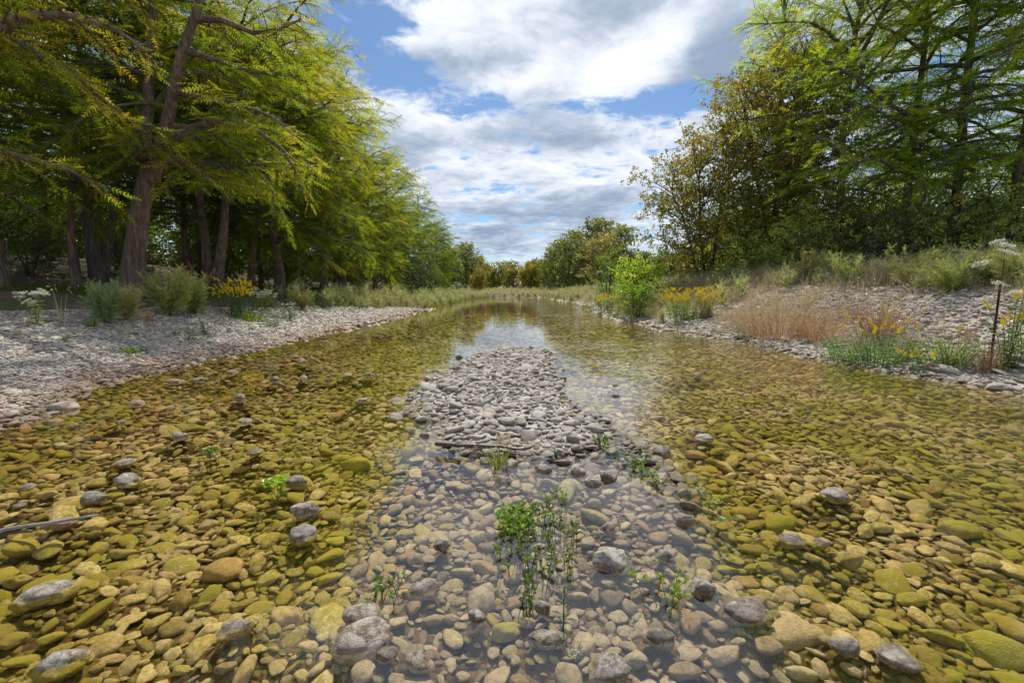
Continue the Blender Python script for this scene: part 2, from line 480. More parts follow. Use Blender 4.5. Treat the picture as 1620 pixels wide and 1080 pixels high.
def copy_thing(root, loc, rz, scale, label, group=None, color=None):
    r = root.copy()
    C.objects.link(r)
    r.location = loc
    r.rotation_euler = (0, 0, rz)
    r.scale = scale if hasattr(scale, '__len__') else (scale,) * 3
    r['label'] = label
    if group:
        r['group'] = group
    for ch in list(root.children):
        c = ch.copy()
        C.objects.link(c)
        c.parent = r
        if color is not None and ch.name.split('.')[0] in ('crown', 'foliage'):
            c.color = (*color, 1)
        for g in list(ch.children):
            d = g.copy()
            C.objects.link(d)
            d.parent = c
    return r


def mesh_np(name, v, f, mats, midx=None, tint=None, smooth=False):
    v = np.ascontiguousarray(v, np.float32)
    f = np.ascontiguousarray(f, np.int32)
    me = bpy.data.meshes.new(name)
    k = f.shape[1]
    me.vertices.add(len(v))
    me.vertices.foreach_set('co', v.ravel())
    me.loops.add(f.size)
    me.loops.foreach_set('vertex_index', f.ravel())
    me.polygons.add(len(f))
    me.polygons.foreach_set('loop_start', np.arange(0, f.size, k, dtype=np.int32))
    for m in mats:
        me.materials.append(m)
    if midx is not None:
        me.polygons.foreach_set('material_index', np.ascontiguousarray(midx, np.int32))
    if smooth:
        me.polygons.foreach_set('use_smooth', np.ones(len(f), bool))
    if tint is not None:
        a = me.attributes.new('tint', 'FLOAT', 'POINT')
        a.data.foreach_set('value', np.ascontiguousarray(tint, np.float32))
    me.update(calc_edges=True)
    return me


class Geo:
    """collects triangles for one mesh"""
    def __init__(self):
        self.v, self.f, self.m, self.t, self.n = [], [], [], [], 0

    def add(self, v, f, mat=0, tint=0.5):
        v = np.asarray(v, float)
        f = np.asarray(f, int)
        self.v.append(v)
        self.f.append(f + self.n)
        self.m.append(np.full(len(f), mat))
        self.t.append(np.broadcast_to(np.asarray(tint, float), (len(v),)).copy())
        self.n += len(v)

    def tube(self, pts, rad, sides=6, mat=0, tint=0.5, flute=0.0, cap=True):
        pts = np.asarray(pts, float)
        rad = np.asarray(rad, float)
        n = len(pts)
        tg = np.gradient(pts, axis=0)
        tg /= np.linalg.norm(tg, axis=1)[:, None] + 1e-9
        ref = np.where(np.abs(tg[:, 2:3]) > 0.9, np.array([[1.0, 0, 0]]), np.array([[0, 0, 1.0]]))
        if abs(tg[:, 2]).mean() > 0.6:
            ref = np.tile([[1.0, 0.2, 0]], (n, 1))
        else:
            ref = np.tile([[0.1, 0.05, 1.0]], (n, 1))
        a = np.cross(tg, ref)
        a /= np.linalg.norm(a, axis=1)[:, None] + 1e-9
        b = np.cross(tg, a)
        th = np.linspace(0, 2 * math.pi, sides, endpoint=False)
        rr = rad[:, None] * (1 + flute * np.sin(th * 5 + 1.0)[None] + flute * 0.6 * np.sin(th * 3 + 0.3)[None])
        ring = pts[:, None] + a[:, None] * (np.cos(th)[None] * rr)[..., None] + b[:, None] * (np.sin(th)[None] * rr)[..., None]
        v = ring.reshape(-1, 3)
        i = np.arange(n - 1)[:, None] * sides
        j = np.arange(sides)[None]
        j2 = (j + 1) % sides
        q = np.stack([i + j, i + j2, i + sides + j2, i + sides + j], -1).reshape(-1, 4)
        f = np.concatenate([q[:, [0, 1, 2]], q[:, [0, 2, 3]]])
        if cap:
            v = np.concatenate([v, pts[-1:]])
            top = (n - 1) * sides
            f = np.concatenate([f, np.stack([top + np.arange(sides), top + (np.arange(sides) + 1) % sides, np.full(sides, len(v) - 1)], -1)])
        self.add(v, f, mat, tint)

    def scatter(self, tv, tf, mats3, locs, mat, tint, tvar=None):
        """many copies of a small template; mats3 (K,3,3) has the axes as columns"""
        K = len(locs)
        if K == 0:
            return
        v = np.einsum('kij,nj->kni', mats3, tv) + np.asarray(locs)[:, None]
        f = (np.asarray(tf)[None] + (np.arange(K) * len(tv))[:, None, None]).reshape(-1, 3)
        tt = np.repeat(np.asarray(tint, float), len(tv))
        if tvar is not None:
            tt = tt + np.tile(tvar, K)
        self.add(v.reshape(-1, 3), f, mat, np.clip(tt, 0, 1))

    def mesh(self, name, mats, smooth=False):
        v = np.concatenate(self.v)
        f = np.concatenate(self.f)
        mm = np.concatenate(self.m)
        me = mesh_np(name, v, f, mats, mm, np.concatenate(self.t), smooth)
        return me


def frames(dirs, rng, roll=0.5, scale=1.0, up=(0, 0, 1)):
    d = np.asarray(dirs, float)
    d = d / (np.linalg.norm(d, axis=1)[:, None] + 1e-9)
    u = np.tile(np.array([up], float), (len(d), 1)) + rng.normal(0, roll, (len(d), 3)) * 0.6
    y = np.cross(u, d)
    y /= np.linalg.norm(y, axis=1)[:, None] + 1e-9
    z = np.cross(d, y)
    s = np.broadcast_to(np.asarray(scale, float), (len(d),))
    return np.stack([d, y, z], -1) * s[:, None, None]


# ------------------------------------------------------------------ ground, banks, bed, water
def axis(parts):
    out = []
    for a, b, s in parts:
        out.append(np.arange(a, b, s))
    return np.unique(np.round(np.concatenate(out), 4))


# stones, sticks and the plants that stand in the shallows are listed first: the bed rises under them.
# (px, py of the base, width px, flatness, how far out of the water 0..1, seed, angular, label)
BOULDERS = [
    (90, 650, 48, 0.62, 0.55, 1, 0.35, 'large smooth grey boulder on the reddish pebbles of the left shore'),
    (213, 640, 30, 0.55, 0.45, 2, 0.5, 'grey stone with a darker notch just off the left shore'),
    (131, 613, 42, 0.35, 0.5, 3, 0.4, 'flat pale slab lying at the edge of the left gravel shore'),
    (375, 631, 22, 0.75, 0.6, 4, 0.3, 'upright rounded grey stone alone in the left channel'),
    (189, 669, 15, 0.65, 0.5, 5, 0.2, 'small round pale stone between the shore boulder and the left channel'),
    (280, 692, 28, 0.65, 0.5, 6, 0.15, 'round pinkish grey stone breaking the surface in the left channel'),
    (188, 734, 38, 0.45, 0.3, 7, 0.2, 'low pale oval stone behind the whitish domed stone'),
    (192, 764, 46, 0.6, 0.45, 8, 0.2, 'whitish domed stone with a wet foot in the left channel'),
    (138, 792, 46, 0.52, 0.5, 9, 0.7, 'ragged grey rock with a hollowed side nearer than the whitish domed stone'),
    (38, 772, 24, 0.55, 0.45, 10, 0.3, 'small grey stone by the left edge above the driftwood'),
    (26, 800, 20, 0.45, 0.35, 11, 0.4, 'little brown stone by the left edge just above the driftwood'),
    (82, 833, 56, 0.4, 0.35, 12, 0.3, 'pale flat stone behind the grey driftwood stick'),
    (400, 716, 28, 0.45, 0.35, 13, 0.3, 'low grey stone alone between the left channel and the gravel bar'),
    (385, 667, 25, 0.45, 0.45, 14, 0.3, 'small flat pale stone in the middle of the left channel'),
    (478, 574, 16, 0.55, 0.6, 15, 0.4, 'small grey stone farthest out in the left channel'),
    (432, 601, 20, 0.6, 0.55, 16, 0.3, 'pale blocky stone leading a short line of stones in the left channel'),
    (479, 598, 15, 0.6, 0.5, 17, 0.3, 'whitish stone second in the short line in the left channel'),
    (519, 596, 10, 0.7, 0.5, 18, 0.3, 'tiny upright stone in the short line in the left channel'),
    (548, 593, 18, 0.35, 0.45, 19, 0.3, 'small flat stone ending the short line in the left channel'),
    (583, 592, 16, 0.45, 0.45, 20, 0.3, 'small pale stone apart in open water left of the gravel bar'),
    (272, 605, 32, 0.35, 0.5, 21, 0.5, 'grey flat stone just off the far part of the left shore'),
    (308, 602, 26, 0.4, 0.5, 22, 0.4, 'grey slab among the cluster off the left shore'),
    (365, 590, 22, 0.5, 0.55, 23, 0.5, 'pale stone pair leader nearest the tip of the left shore cluster'),
    (463, 766, 38, 0.72, 0.5, 24, 0.35, 'speckled pale stone with a bright green sprig beside it'),
    (479, 815, 56, 0.62, 0.6, 25, 0.75, 'pitted whitish rock leaning on the two-toned round stone'),
    (473, 852, 52, 0.8, 0.42, 26, 0.2, 'round two-toned stone, pale above and olive below, before the pitted rock'),
    (50, 950, 100, 0.4, 0.38, 27, 0.15, 'long pale oblong boulder with an olive flank near the lower left corner'),
    (699, 866, 34, 0.8, 0.5, 28, 0.5, 'dark wet lump of stone alone in the pale central shallows'),
    (970, 900, 78, 0.6, 0.55, 29, 0.95, 'large cratered rough rock in the central shallows'),
    (1056, 885, 40, 0.72, 0.42, 30, 0.15, 'smooth brown egg-shaped stone beside the cratered rock'),
    (1117, 938, 56, 0.72, 0.5, 31, 0.9, 'grey pointed angular rock with a wet dark skirt'),
    (1188, 976, 96, 0.42, 0.3, 32, 0.7, 'long wet pitted slab just beyond the pointed angular rock'),
    (1087, 828, 40, 0.75, 0.5, 33, 0.3, 'grey-topped brown boulder on the rib of stones right of the water plants'),
    (1086, 783, 30, 0.75, 0.5, 34, 0.5, 'knobbly brown stone at the outer edge of the rib'),
    (1047, 800, 32, 0.6, 0.4, 35, 0.2, 'smooth tan stone on the rib beside the knobbly brown one'),
    (1050, 720, 40, 0.7, 0.6, 36, 0.35, 'large smooth grey stone at the end of the gravel bar'),
    (940, 766, 32, 0.72, 0.55, 37, 0.35, 'round grey stone, left one of the grey pair by the bar'),
    (966, 759, 32, 0.75, 0.55, 38, 0.7, 'cracked grey stone, right one of the grey pair by the bar'),
    (917, 750, 34, 0.68, 0.5, 39, 0.2, 'smooth cream stone behind the grey pair by the bar'),
    (885, 721, 22, 1.0, 0.6, 40, 0.8, 'pointed stone standing on end by the bar'),
    (860, 746, 34, 0.6, 0.45, 41, 0.2, 'brownish cream stone with a split below the driftwood twig'),
    (889, 752, 24, 0.6, 0.4, 42, 0.5, 'rough tan stone between the split stone and the grey pair'),
    (907, 700, 28, 0.6, 0.55, 43, 0.5, 'pale ridged stone right of the pointed one'),
    (1332, 788, 54, 0.5, 0.45, 44, 0.15, 'lone smooth grey boulder out in the right channel'),
    (1106, 685, 26, 0.45, 0.45, 45, 0.4, 'upper of two small pale flat stones off the bar'),
    (1117, 695, 36, 0.36, 0.45, 46, 0.25, 'lower and longer of two small pale flat stones off the bar'),
    (1260, 858, 48, 0.55, 0.35, 47, 0.3, 'pinkish brown stone breaking the surface in the right channel'),
    (1302, 862, 42, 0.45, 0.3, 48, 0.4, 'wet grey stone next to the pinkish brown one'),
    (1046, 1016, 60, 0.6, 0.4, 49, 0.2, 'golden topped round stone in the near shallows'),
    (966, 1072, 84, 0.6, 0.3, 50, 0.3, 'big glistening ochre stone low in the near shallows'),
    (866, 1018, 70, 0.5, 0.28, 51, 0.3, 'broad cream stone with cracks at the foot of the tall water sprig'),
    (562, 1030, 120, 0.55, 0.3, 52, 0.2, 'biggest long slab with a mossy green crown in the near shallows'),
    (566, 984, 74, 0.6, 0.35, 53, 0.25, 'cream hump resting against the far side of the mossy slab'),
    (668, 940, 62, 0.55, 0.38, 54, 0.35, 'pale pitted oval stone well apart from the mossy slab'),
    (755, 980, 38, 0.65, 0.4, 55, 0.2, 'small golden stone with a wet shine in the pale shallows'),
    (610, 1040, 40, 0.7, 0.35, 56, 0.4, 'small ochre lump right of the mossy slab'),
    (662, 1056, 62, 0.55, 0.3, 57, 0.2, 'olive capped flat round stone right of the ochre lump'),
    (1346, 1030, 54, 0.62, 0.4, 58, 0.4, 'wet golden stone in the riffle near the lower right corner'),
    (1442, 1052, 84, 0.45, 0.3, 59, 0.4, 'flat wet stone with water sliding over it near the lower right corner'),
    (858, 966, 30, 0.9, 0.5, 60, 0.9, 'angular olive wedge of stone near the tall water sprig'),
    (808, 826, 34, 0.5, 0.35, 61, 0.2, 'low tan stone half under the green water plants'),
    (965, 838, 32, 0.6, 0.45, 62, 0.35, 'pale wet stone behind the cratered rock'),
    (365, 1000, 66, 0.5, 0.3, 63, 0.3, 'long glossy olive stone with a wet crest near the lower edge'),
    (70, 1062, 96, 0.5, 0.28, 64, 0.3, 'broad tan stone in the lower left corner under thin water'),
    (1532, 604, 34, 0.4, 0.6, 65, 0.4, 'small grey slab first in the row at the foot of the right bank'),
    (1560, 609, 44, 0.42, 0.6, 66, 0.4, 'long grey slab second in the row at the foot of the right bank'),
    (1594, 618, 56, 0.42, 0.6, 67, 0.5, 'largest rough slab in the row at the foot of the right bank'),
    (726, 566, 14, 0.75, 0.7, 68, 0.3, 'small upright stone at the far left edge of the gravel bar'),
    (653, 620, 22, 0.65, 0.6, 69, 0.3, 'pale block at the left edge of the gravel bar'),
    (572, 634, 28, 0.4, 0.4, 70, 0.5, 'flat whitish stone in the water left of the gravel bar'),
    (672, 690, 22, 0.6, 0.5, 71, 0.4, 'grey stone at the near left corner of the gravel bar'),
    (974, 610, 14, 0.6, 0.5, 72, 0.4, 'small brown stone in the mirror of cloud right of the bar'),
    (975, 627, 16, 0.6, 0.55, 73, 0.3, 'tan round stone in the bright water right of the bar'),
    (1105, 592, 18, 0.35, 0.4, 74, 0.4, 'thin flat stone far out in the right channel'),
]


def boulder_place(b):
    px, py, wpx, k, out, seed, ang, label = b
    x, y, t = W(px, py)
    g = G(px, py)
    if g.z > 0.015:
        x, y, z0 = g
        t = math.hypot(y, 0) / math.cos(PITCH)
    else:
        z0 = 0.0
    a = 0.43 * wpx / 720 * t
    bb = a * 0.72
    c = a * k
    yy = y + bb * 0.75
    c = c * 1.12
    zc = z0 + c * (2 * out - 1) * 0.65 - 0.06 * c + (0.02 if z0 > 0.01 else 0)
    return x, yy, zc, a, bb, c


BPL = [boulder_place(b) for b in BOULDERS]
for (x, y, zc, a, bb, c) in BPL:
    if zc < 0.2 and Hs(x, y) < zc - 0.55 * c:
        BOULDER_BED.append((x, y, min(zc - 0.55 * c, -0.045), a * 1.5 + 0.05))

gx = axis([(-400, -60, 20), (-60, -24, 3), (-24, -12, 0.6), (-12, -4, 0.16), (-4, 4, 0.09), (4, 13, 0.16), (13, 24, 0.6), (24, 60, 3), (60, 401, 20)])
gy = axis([(-30, 0, 1.5), (0, 1, 0.25), (1, 7, 0.09), (7, 16, 0.18), (16, 40, 0.5), (40, 90, 1.2), (90, 180, 5), (180, 601, 30)])
XX, YY = np.meshgrid(gx, gy)
ZZ = H(XX, YY)
nx, ny = len(gx), len(gy)
vid = np.arange(nx * ny).reshape(ny, nx)
quads = np.stack([vid[:-1, :-1], vid[:-1, 1:], vid[1:, 1:], vid[1:, :-1]], -1).reshape(-1, 4)
allv = np.stack([XX, YY, ZZ], -1).reshape(-1, 3)
cen = allv[quads].mean(1)
xl, xr = river_edges(cen[:, 0], cen[:, 1])
el, er = xl - cen[:, 0], cen[:, 0] - xr
lim_l = np.interp(cen[:, 1], [-10, 6, 10, 21, 31, 34], [4.8, 4.8, 4.7, 3.0, 0.9, 0.0]) + 0.3 * wave(cen[:, 0], cen[:, 1], 1.5, 21)
lim_r = np.interp(cen[:, 1], [-10, 14, 22, 34, 45], [4.3, 4.3, 3.6, 1.2, 0.4]) + 0.4 * wave(cen[:, 0], cen[:, 1], 1.1, 22)
dbar = bar_inside(cen[:, 0], cen[:, 1])
region = np.zeros(len(cen), int)                                  # 0 ground
region[(el > 0) & (el < lim_l)] = 1
region[(er > 0) & (er < lim_r)] = 2
region[(el <= 0) & (er <= 0) & (cen[:, 1] < 74)] = 3
region[(region == 3) & (dbar > 0.02)] = 4


def sub_mesh(name, sel, mat):
    q = quads[sel]
    u, inv = np.unique(q, return_inverse=True)
    me = mesh_np(name, allv[u], inv.reshape(-1, 4), [mat], None, None, True)
    return tag(link(name, me), kind='structure')


GROUND = sub_mesh('ground', region == 0, M_SOIL)
BANK_L = sub_mesh('gravel_bank', region == 1, M_GRAVEL)
BANK_R = sub_mesh('stony_bank', region == 2, M_GRAVEL)
BED = sub_mesh('riverbed', region == 3, M_BED)
BAR = sub_mesh('gravel_bar', region == 4, M_GRAVEL)

wx = np.array([-9.5, -3, 3, 10.5])
wy = np.array([-28, 0, 20, 40, 78.0])
wv = np.array([(x, y, 0.0) for y in wy for x in wx])
wf = np.array([(j * 4 + i, j * 4 + i + 1, j * 4 + i + 5, j * 4 + i + 4) for j in range(4) for i in range(3)])
tag(link('water', mesh_np('water', wv, wf, [M_WATER])), kind='structure')


# ------------------------------------------------------------------ stones
def stone_mesh(seed, sub, b=0.75, c=0.5, ang=0.3, pit=0.0, mat=None):
    """half axes 1, b, c"""
    r = random.Random(seed)
    bm = bmesh.new()
    bmesh.ops.create_icosphere(bm, subdivisions=sub, radius=1)
    off = Vector((r.uniform(-50, 50), r.uniform(-50, 50), r.uniform(-50, 50)))
    planes = []
    for _ in range(int(3 + ang * 9)):
        n = Vector((r.gauss(0, 1), r.gauss(0, 1), r.gauss(0, 1))).normalized()
        planes.append((n, r.uniform(0.72, 1.0) - 0.18 * ang))
    for v in bm.verts:
        p = v.co.copy()
        s = 1 + 0.34 * mnoise.noise(p * 0.9 + off) + 0.15 * mnoise.noise(p * 2.1 + off)
        p *= s
        for n, d in planes:
            e = p.dot(n) - d
            if e > 0:
                p -= n * e * (0.55 + 0.4 * ang)
        if pit:
            q = mnoise.noise(p * 4.2 + off)
            q2 = mnoise.noise(p * 9.0 - off)
            p *= 1 + pit * (0.09 * q - 0.10 * max(0, q2 - 0.15))
        v.co = p
    lo = Vector((min(v.co[i] for v in bm.verts) for i in range(3)))
    hi = Vector((max(v.co[i] for v in bm.verts) for i in range(3)))
    for v in bm.verts:
        for i, h in enumerate((1, b, c)):
            v.co[i] = ((v.co[i] - lo[i]) / (hi[i] - lo[i]) * 2 - 1) * h
    for f in bm.faces:
        f.smooth = True
    me = bpy.data.meshes.new('stone')
    bm.to_mesh(me)
    bm.free()
    me.materials.append(mat or M_STONE)
    return me


for b, (x, y, zc, a, bb, c) in zip(BOULDERS, BPL):
    seed, ang = b[5], b[6]
    me = stone_mesh(100 + seed, 4 if a > 0.05 else 3, 0.72 + 0.1 * ((seed * 7) % 3 - 1), b[3], ang, max(0.5, ang) if seed not in (1, 8, 30, 44) else 0.25, M_ROCK)
    o = link('boulder' if a > 0.11 else 'stone', me, None, (x, y, zc))
    o.scale = (a, a, a)
    rr = random.Random(seed)
    o.rotation_euler = (rr.uniform(-.15, .15), rr.uniform(-.15, .15), rr.uniform(-.45, .45) - 0.25 * (x < -0.8) * -1)
    tag(o, b[7], 'rock' if ang > 0.6 else 'stone', 'stones standing out of the river')

VARIANTS = [stone_mesh(300 + k, 3, 0.55 + 0.055 * (k % 7), 0.27 + 0.04 * (k % 5), (0.3, 0.6, 0.9, 0.5)[k % 4], 0.6) for k in range(14)]


def darts(n_try, area, rmin, rmax, taken, rng, accept=None, power=1.0, gap=0.78):
    """throw stones that do not overlap those already lying there; big ones come first"""
    x0, x1, y0, y1 = area
    cs = 0.25
    xs = rng.uniform(x0, x1, n_try)
    ys = rng.uniform(y0, y1, n_try)
    ok = np.abs(xs) < 1.22 * np.maximum(ys, 0) + 2.6
    if accept is not None:
        ok &= accept(xs, ys)
    xs, ys = xs[ok], ys[ok]
    rs = np.sort(rmin + (rmax - rmin) * rng.rand(len(xs)) ** power)[::-1]
    out = []
    for x, y, r in zip(xs.tolist(), ys.tolist(), rs.tolist()):
        i, j = int(x // cs), int(y // cs)
        free = True
        for ii in (i - 1, i, i + 1):
            for jj in (j - 1, j, j + 1):
                for (qx, qy, qr) in taken.get((ii, jj), ()):
                    dx, dy = qx - x, qy - y
                    s = (qr + r) * gap
                    if dx * dx + dy * dy < s * s:
                        free = False
                        break
                if not free:
                    break
            if not free:
                break
        if free:
            taken.setdefault((i, j), []).append((x, y, r))
            out.append((x, y, r))
    return out


def gn_scatter(name, parent, templates, pts, rot, scl, idx, mats, label=None):
    """one object of kind stuff: its mesh holds a few templates (variant 0..n-1) and the points (variant -1) they are set on"""
    vs, fs, var, n = [], [], [], 0
    tints = []
    for k, (tv, tf, tt) in enumerate(templates):
        vs.append(tv)
        fs.append(tf + n)
        var.append(np.full(len(tv), k))
        tints.append(tt)
        n += len(tv)
    vs.append(pts)
    var.append(np.full(len(pts), -1))
    tints.append(np.zeros(len(pts)))
    me = mesh_np(name, np.concatenate(vs), np.concatenate(fs), mats, None, np.concatenate(tints), True)
    nt0 = n
    a = me.attributes.new('variant', 'INT', 'POINT')
    a.data.foreach_set('value', np.concatenate(var).astype(np.int32))
    for nm, arr in (('turn', rot), ('size', scl)):
        full = np.zeros((nt0 + len(pts), 3), np.float32)
        full[nt0:] = arr
        a = me.attributes.new(nm, 'FLOAT_VECTOR', 'POINT')
        a.data.foreach_set('vector', full.ravel())
    full = np.zeros(nt0 + len(pts), np.int32)
    full[nt0:] = idx
    a = me.attributes.new('pick', 'INT', 'POINT')
    a.data.foreach_set('value', full)
    o = link(name, me, parent)
    tag(o, label, None, None, 'stuff')
    ng = bpy.data.node_groups.new('scatter', 'GeometryNodeTree')
    ng.interface.new_socket('Geometry', in_out='INPUT', socket_type='NodeSocketGeometry')
    ng.interface.new_socket('Geometry', in_out='OUTPUT', socket_type='NodeSocketGeometry')
    gi = ng.nodes.new('NodeGroupInput')
    go = ng.nodes.new('NodeGroupOutput')

    def attr(nm, typ):
        nd = ng.nodes.new('GeometryNodeInputNamedAttribute')
        nd.data_type = typ
        nd.inputs['Name'].default_value = nm
        return nd.outputs['Attribute']
    av = attr('variant', 'INT')

    def part(k):
        cmp_ = ng.nodes.new('FunctionNodeCompare')
        cmp_.data_type = 'INT'
        cmp_.operation = 'EQUAL'
        s = [q for q in cmp_.inputs if q.type == 'INT']
        ng.links.new(av, s[0])
        s[1].default_value = k
        sg = ng.nodes.new('GeometryNodeSeparateGeometry')
        sg.domain = 'POINT'
        ng.links.new(gi.outputs[0], sg.inputs['Geometry'])
        ng.links.new(cmp_.outputs[0], sg.inputs['Selection'])
        return sg.outputs['Selection']
    g2i = ng.nodes.new('GeometryNodeGeometryToInstance')
    for k in range(len(templates)):
        ng.links.new(part(k), g2i.inputs[0])
    iop = ng.nodes.new('GeometryNodeInstanceOnPoints')
    ng.links.new(part(-1), iop.inputs['Points'])
    ng.links.new(g2i.outputs[0], iop.inputs['Instance'])
    iop.inputs['Pick Instance'].default_value = True
    ng.links.new(attr('pick', 'INT'), iop.inputs['Instance Index'])
    e2r = ng.nodes.new('FunctionNodeEulerToRotation')
    ng.links.new(attr('turn', 'FLOAT_VECTOR'), e2r.inputs[0])
    ng.links.new(e2r.outputs[0], iop.inputs['Rotation'])
    ng.links.new(attr('size', 'FLOAT_VECTOR'), iop.inputs['Scale'])
    ng.links.new(iop.outputs[0], go.inputs[0])
    md = o.modifiers.new('scatter', 'NODES')
    md.node_group = ng
    return o


def mesh_arrays(me):
    v = np.empty(len(me.vertices) * 3, np.float32)
    me.vertices.foreach_get('co', v)
    f = np.empty(len(me.polygons) * 3, np.int32)
    me.polygons.foreach_get('vertices', f)
    return v.reshape(-1, 3), f.reshape(-1, 3), np.full(len(me.vertices), 0.5)


VARIANTS_PALE = []
for m in VARIANTS:
    c_ = m.copy()
    c_.materials[0] = M_PALESTONE
    VARIANTS_PALE.append(c_)
STONE_T = [mesh_arrays(m) for m in VARIANTS]
taken = {}
for (x, y, zc, a, bb, c) in BPL:
    taken.setdefault((int(x // 0.25), int(y // 0.25)), []).append((x, y, a * 0.62))
    for q in ((a * .6, 0), (-a * .6, 0)):
        taken.setdefault((int((x + q[0]) // 0.25), int(y // 0.25)), []).append((x + q[0], y, a * 0.45))
rng = np.random.RandomState(12)


def reg_of(xs, ys):
    xl_, xr_ = river_edges(xs, ys)
    r = np.full(len(xs), 3)
    e1, e2 = xl_ - xs, xs - xr_
    r[bar_inside(xs, ys) > 0.02] = 4
    r[e1 > 0] = 1
    r[e2 > 0] = 2
    l1 = np.interp(ys, [-10, 6, 10, 21, 31, 34], [4.9, 4.9, 4.8, 3.1, 1.0, 0.0])
    l2 = np.interp(ys, [-10, 14, 22, 34, 45], [4.6, 4.6, 3.9, 1.4, 0.5])
    r[(e1 > l1) | (e2 > l2)] = 0
    return r


def is_reg(k):
    return lambda xs, ys: reg_of(xs, ys) == k


def lay(name_part, stuff_name, parent, stones, n_parts, sink=0.35, lift=0.0, pale=False):
    s = np.array(stones)
    x, y, r = s.T
    ki = rng.randint(0, len(VARIANTS), len(s))
    a = r * rng.uniform(1.05, 1.3, len(s))
    scl = np.stack([a, a * rng.uniform(0.85, 1.1, len(s)), a * rng.uniform(0.8, 1.25, len(s))], -1)
    vis_h = np.array([0.27 + 0.04 * (k % 5) for k in ki]) * scl[:, 2]
    z = H(x, y) + vis_h * (1 - 2 * sink) + rng.uniform(-0.2, 0.3, len(s)) * vis_h + lift
    rot = np.stack([rng.normal(0.12, 0.24, len(s)), rng.normal(0, 0.24, len(s)), rng.uniform(0, 6.283, len(s))], -1)
    dist = np.sqrt(x * x + y * y + 2.2)
    sx = np.abs(x) / np.maximum(y, 0.1)
    vis = (sx < 1.1) & (y > 1.5)
    score = np.where(vis, a / dist * (CAM_H / dist + 0.15), 0)
    order = np.argsort(-score)
    big = order[:n_parts]
    rest = order[n_parts:]
    for i in big:
        o = link(name_part, (VARIANTS_PALE if pale else VARIANTS)[ki[i]], parent, (x[i], y[i], z[i]))
        o.rotation_euler = rot[i]
        o.scale = scl[i]
    gn_scatter(stuff_name, parent, STONE_T, np.stack([x, y, z], -1)[rest], rot[rest], scl[rest], ki[rest], [M_PALESTONE if pale else M_STONE])


bed = darts(260, (-9, 9, 1.2, 6), 0.07, 0.115, taken, rng, is_reg(3), 1.6)
bed += darts(9000, (-9, 9, 1.2, 8), 0.042, 0.072, taken, rng, is_reg(3), 1.2)
bed += darts(48000, (-9, 9, 1.2, 8), 0.024, 0.042, taken, rng, is_reg(3), 1.0)
bed += darts(42000, (-4.5, 4.5, 1.2, 4.8), 0.011, 0.026, taken, rng, is_reg(3), 1.0)
bed += darts(16000, (-9, 9, 8, 16), 0.04, 0.085, taken, rng, is_reg(3), 1.5)
bed += darts(20000, (-9, 9, 8, 16), 0.028, 0.04, taken, rng, is_reg(3))
bed += darts(9000, (-8, 8, 16, 34), 0.07, 0.15, taken, rng, is_reg(3), 1.5)
lay('cobble', 'small_cobbles', BED, bed, 300, sink=0.2)
barst = darts(700, (-2, 2, 3.9, 12.1), 0.06, 0.105, taken, rng, is_reg(4), 1.5)
barst += darts(7000, (-2, 2, 3.9, 12.1), 0.03, 0.055, taken, rng, is_reg(4))
barst += darts(9000, (-2, 2, 3.9, 12.1), 0.016, 0.03, taken, rng, is_reg(4))
lay('cobble', 'small_cobbles', BAR, barst, 300)
lb = darts(600, (-13, -4, 4, 20), 0.055, 0.10, taken, rng, is_reg(1), 2.0)
lb += darts(36000, (-13, -4, 4, 16), 0.026, 0.046, taken, rng, is_reg(1), 1.3)
lb += darts(36000, (-12, -5, 4, 12), 0.018, 0.026, taken, rng, is_reg(1), 1.3)
lb += darts(9000, (-11, -5, 16, 32), 0.04, 0.07, taken, rng, is_reg(1), 1.3)
lay('cobble', 'small_cobbles', BANK_L, lb, 300, pale=True, sink=0.3)
rb = darts(500, (5, 14, 5, 24), 0.085, 0.15, taken, rng, is_reg(2), 2.2)
rb += darts(16000, (5, 14, 5, 24), 0.042, 0.075, taken, rng, is_reg(2), 1.4)
rb += darts(36000, (5, 14, 5, 20), 0.026, 0.042, taken, rng, is_reg(2), 1.2)
rb += darts(3000, (4.5, 10, 24, 45), 0.07, 0.14, taken, rng, is_reg(2), 1.4)
lay('cobble', 'small_cobbles', BANK_R, rb, 300, pale=True, sink=0.3)

# ------------------------------------------------------------------ foliage templates
def frond_template(pairs=6, droop=0.12, wid=0.075, ll=0.34):
    """feathery cypress spray: thin leaflets either side of a stalk of length 1"""
    v, f = [], []
    for i in range(pairs):
        t = 0.08 + 0.86 * i / (pairs - 1)
        L = ll * (1.0 - 0.55 * t) * (0.75 + 0.25 * math.sin(i * 2.3))
        for s in (-1, 1):
            n = len(v)
            v += [(t - wid * 0.5, 0, -droop * t * t), (t + wid * 0.6, 0, -droop * t * t),
                  (t + L * 0.75, s * L, -droop * (t + L * .4) ** 2 - 0.05 * L)]
            f.append((n, n + 1, n + 2))
    n = len(v)
    v += [(0.7, -0.02, -droop * .5), (0.7, 0.02, -droop * .5), (1.12, 0, -droop * 1.2)]
    f.append((n, n + 1, n + 2))
    n = len(v)
    v += [(0, -0.012, 0), (0, 0.012, 0), (0.95, 0, -droop * .9)]
    f.append((n, n + 1, n + 2))
    v = np.array(v)
    return v, np.array(f), (v[:, 0] - 0.5) * 0.14


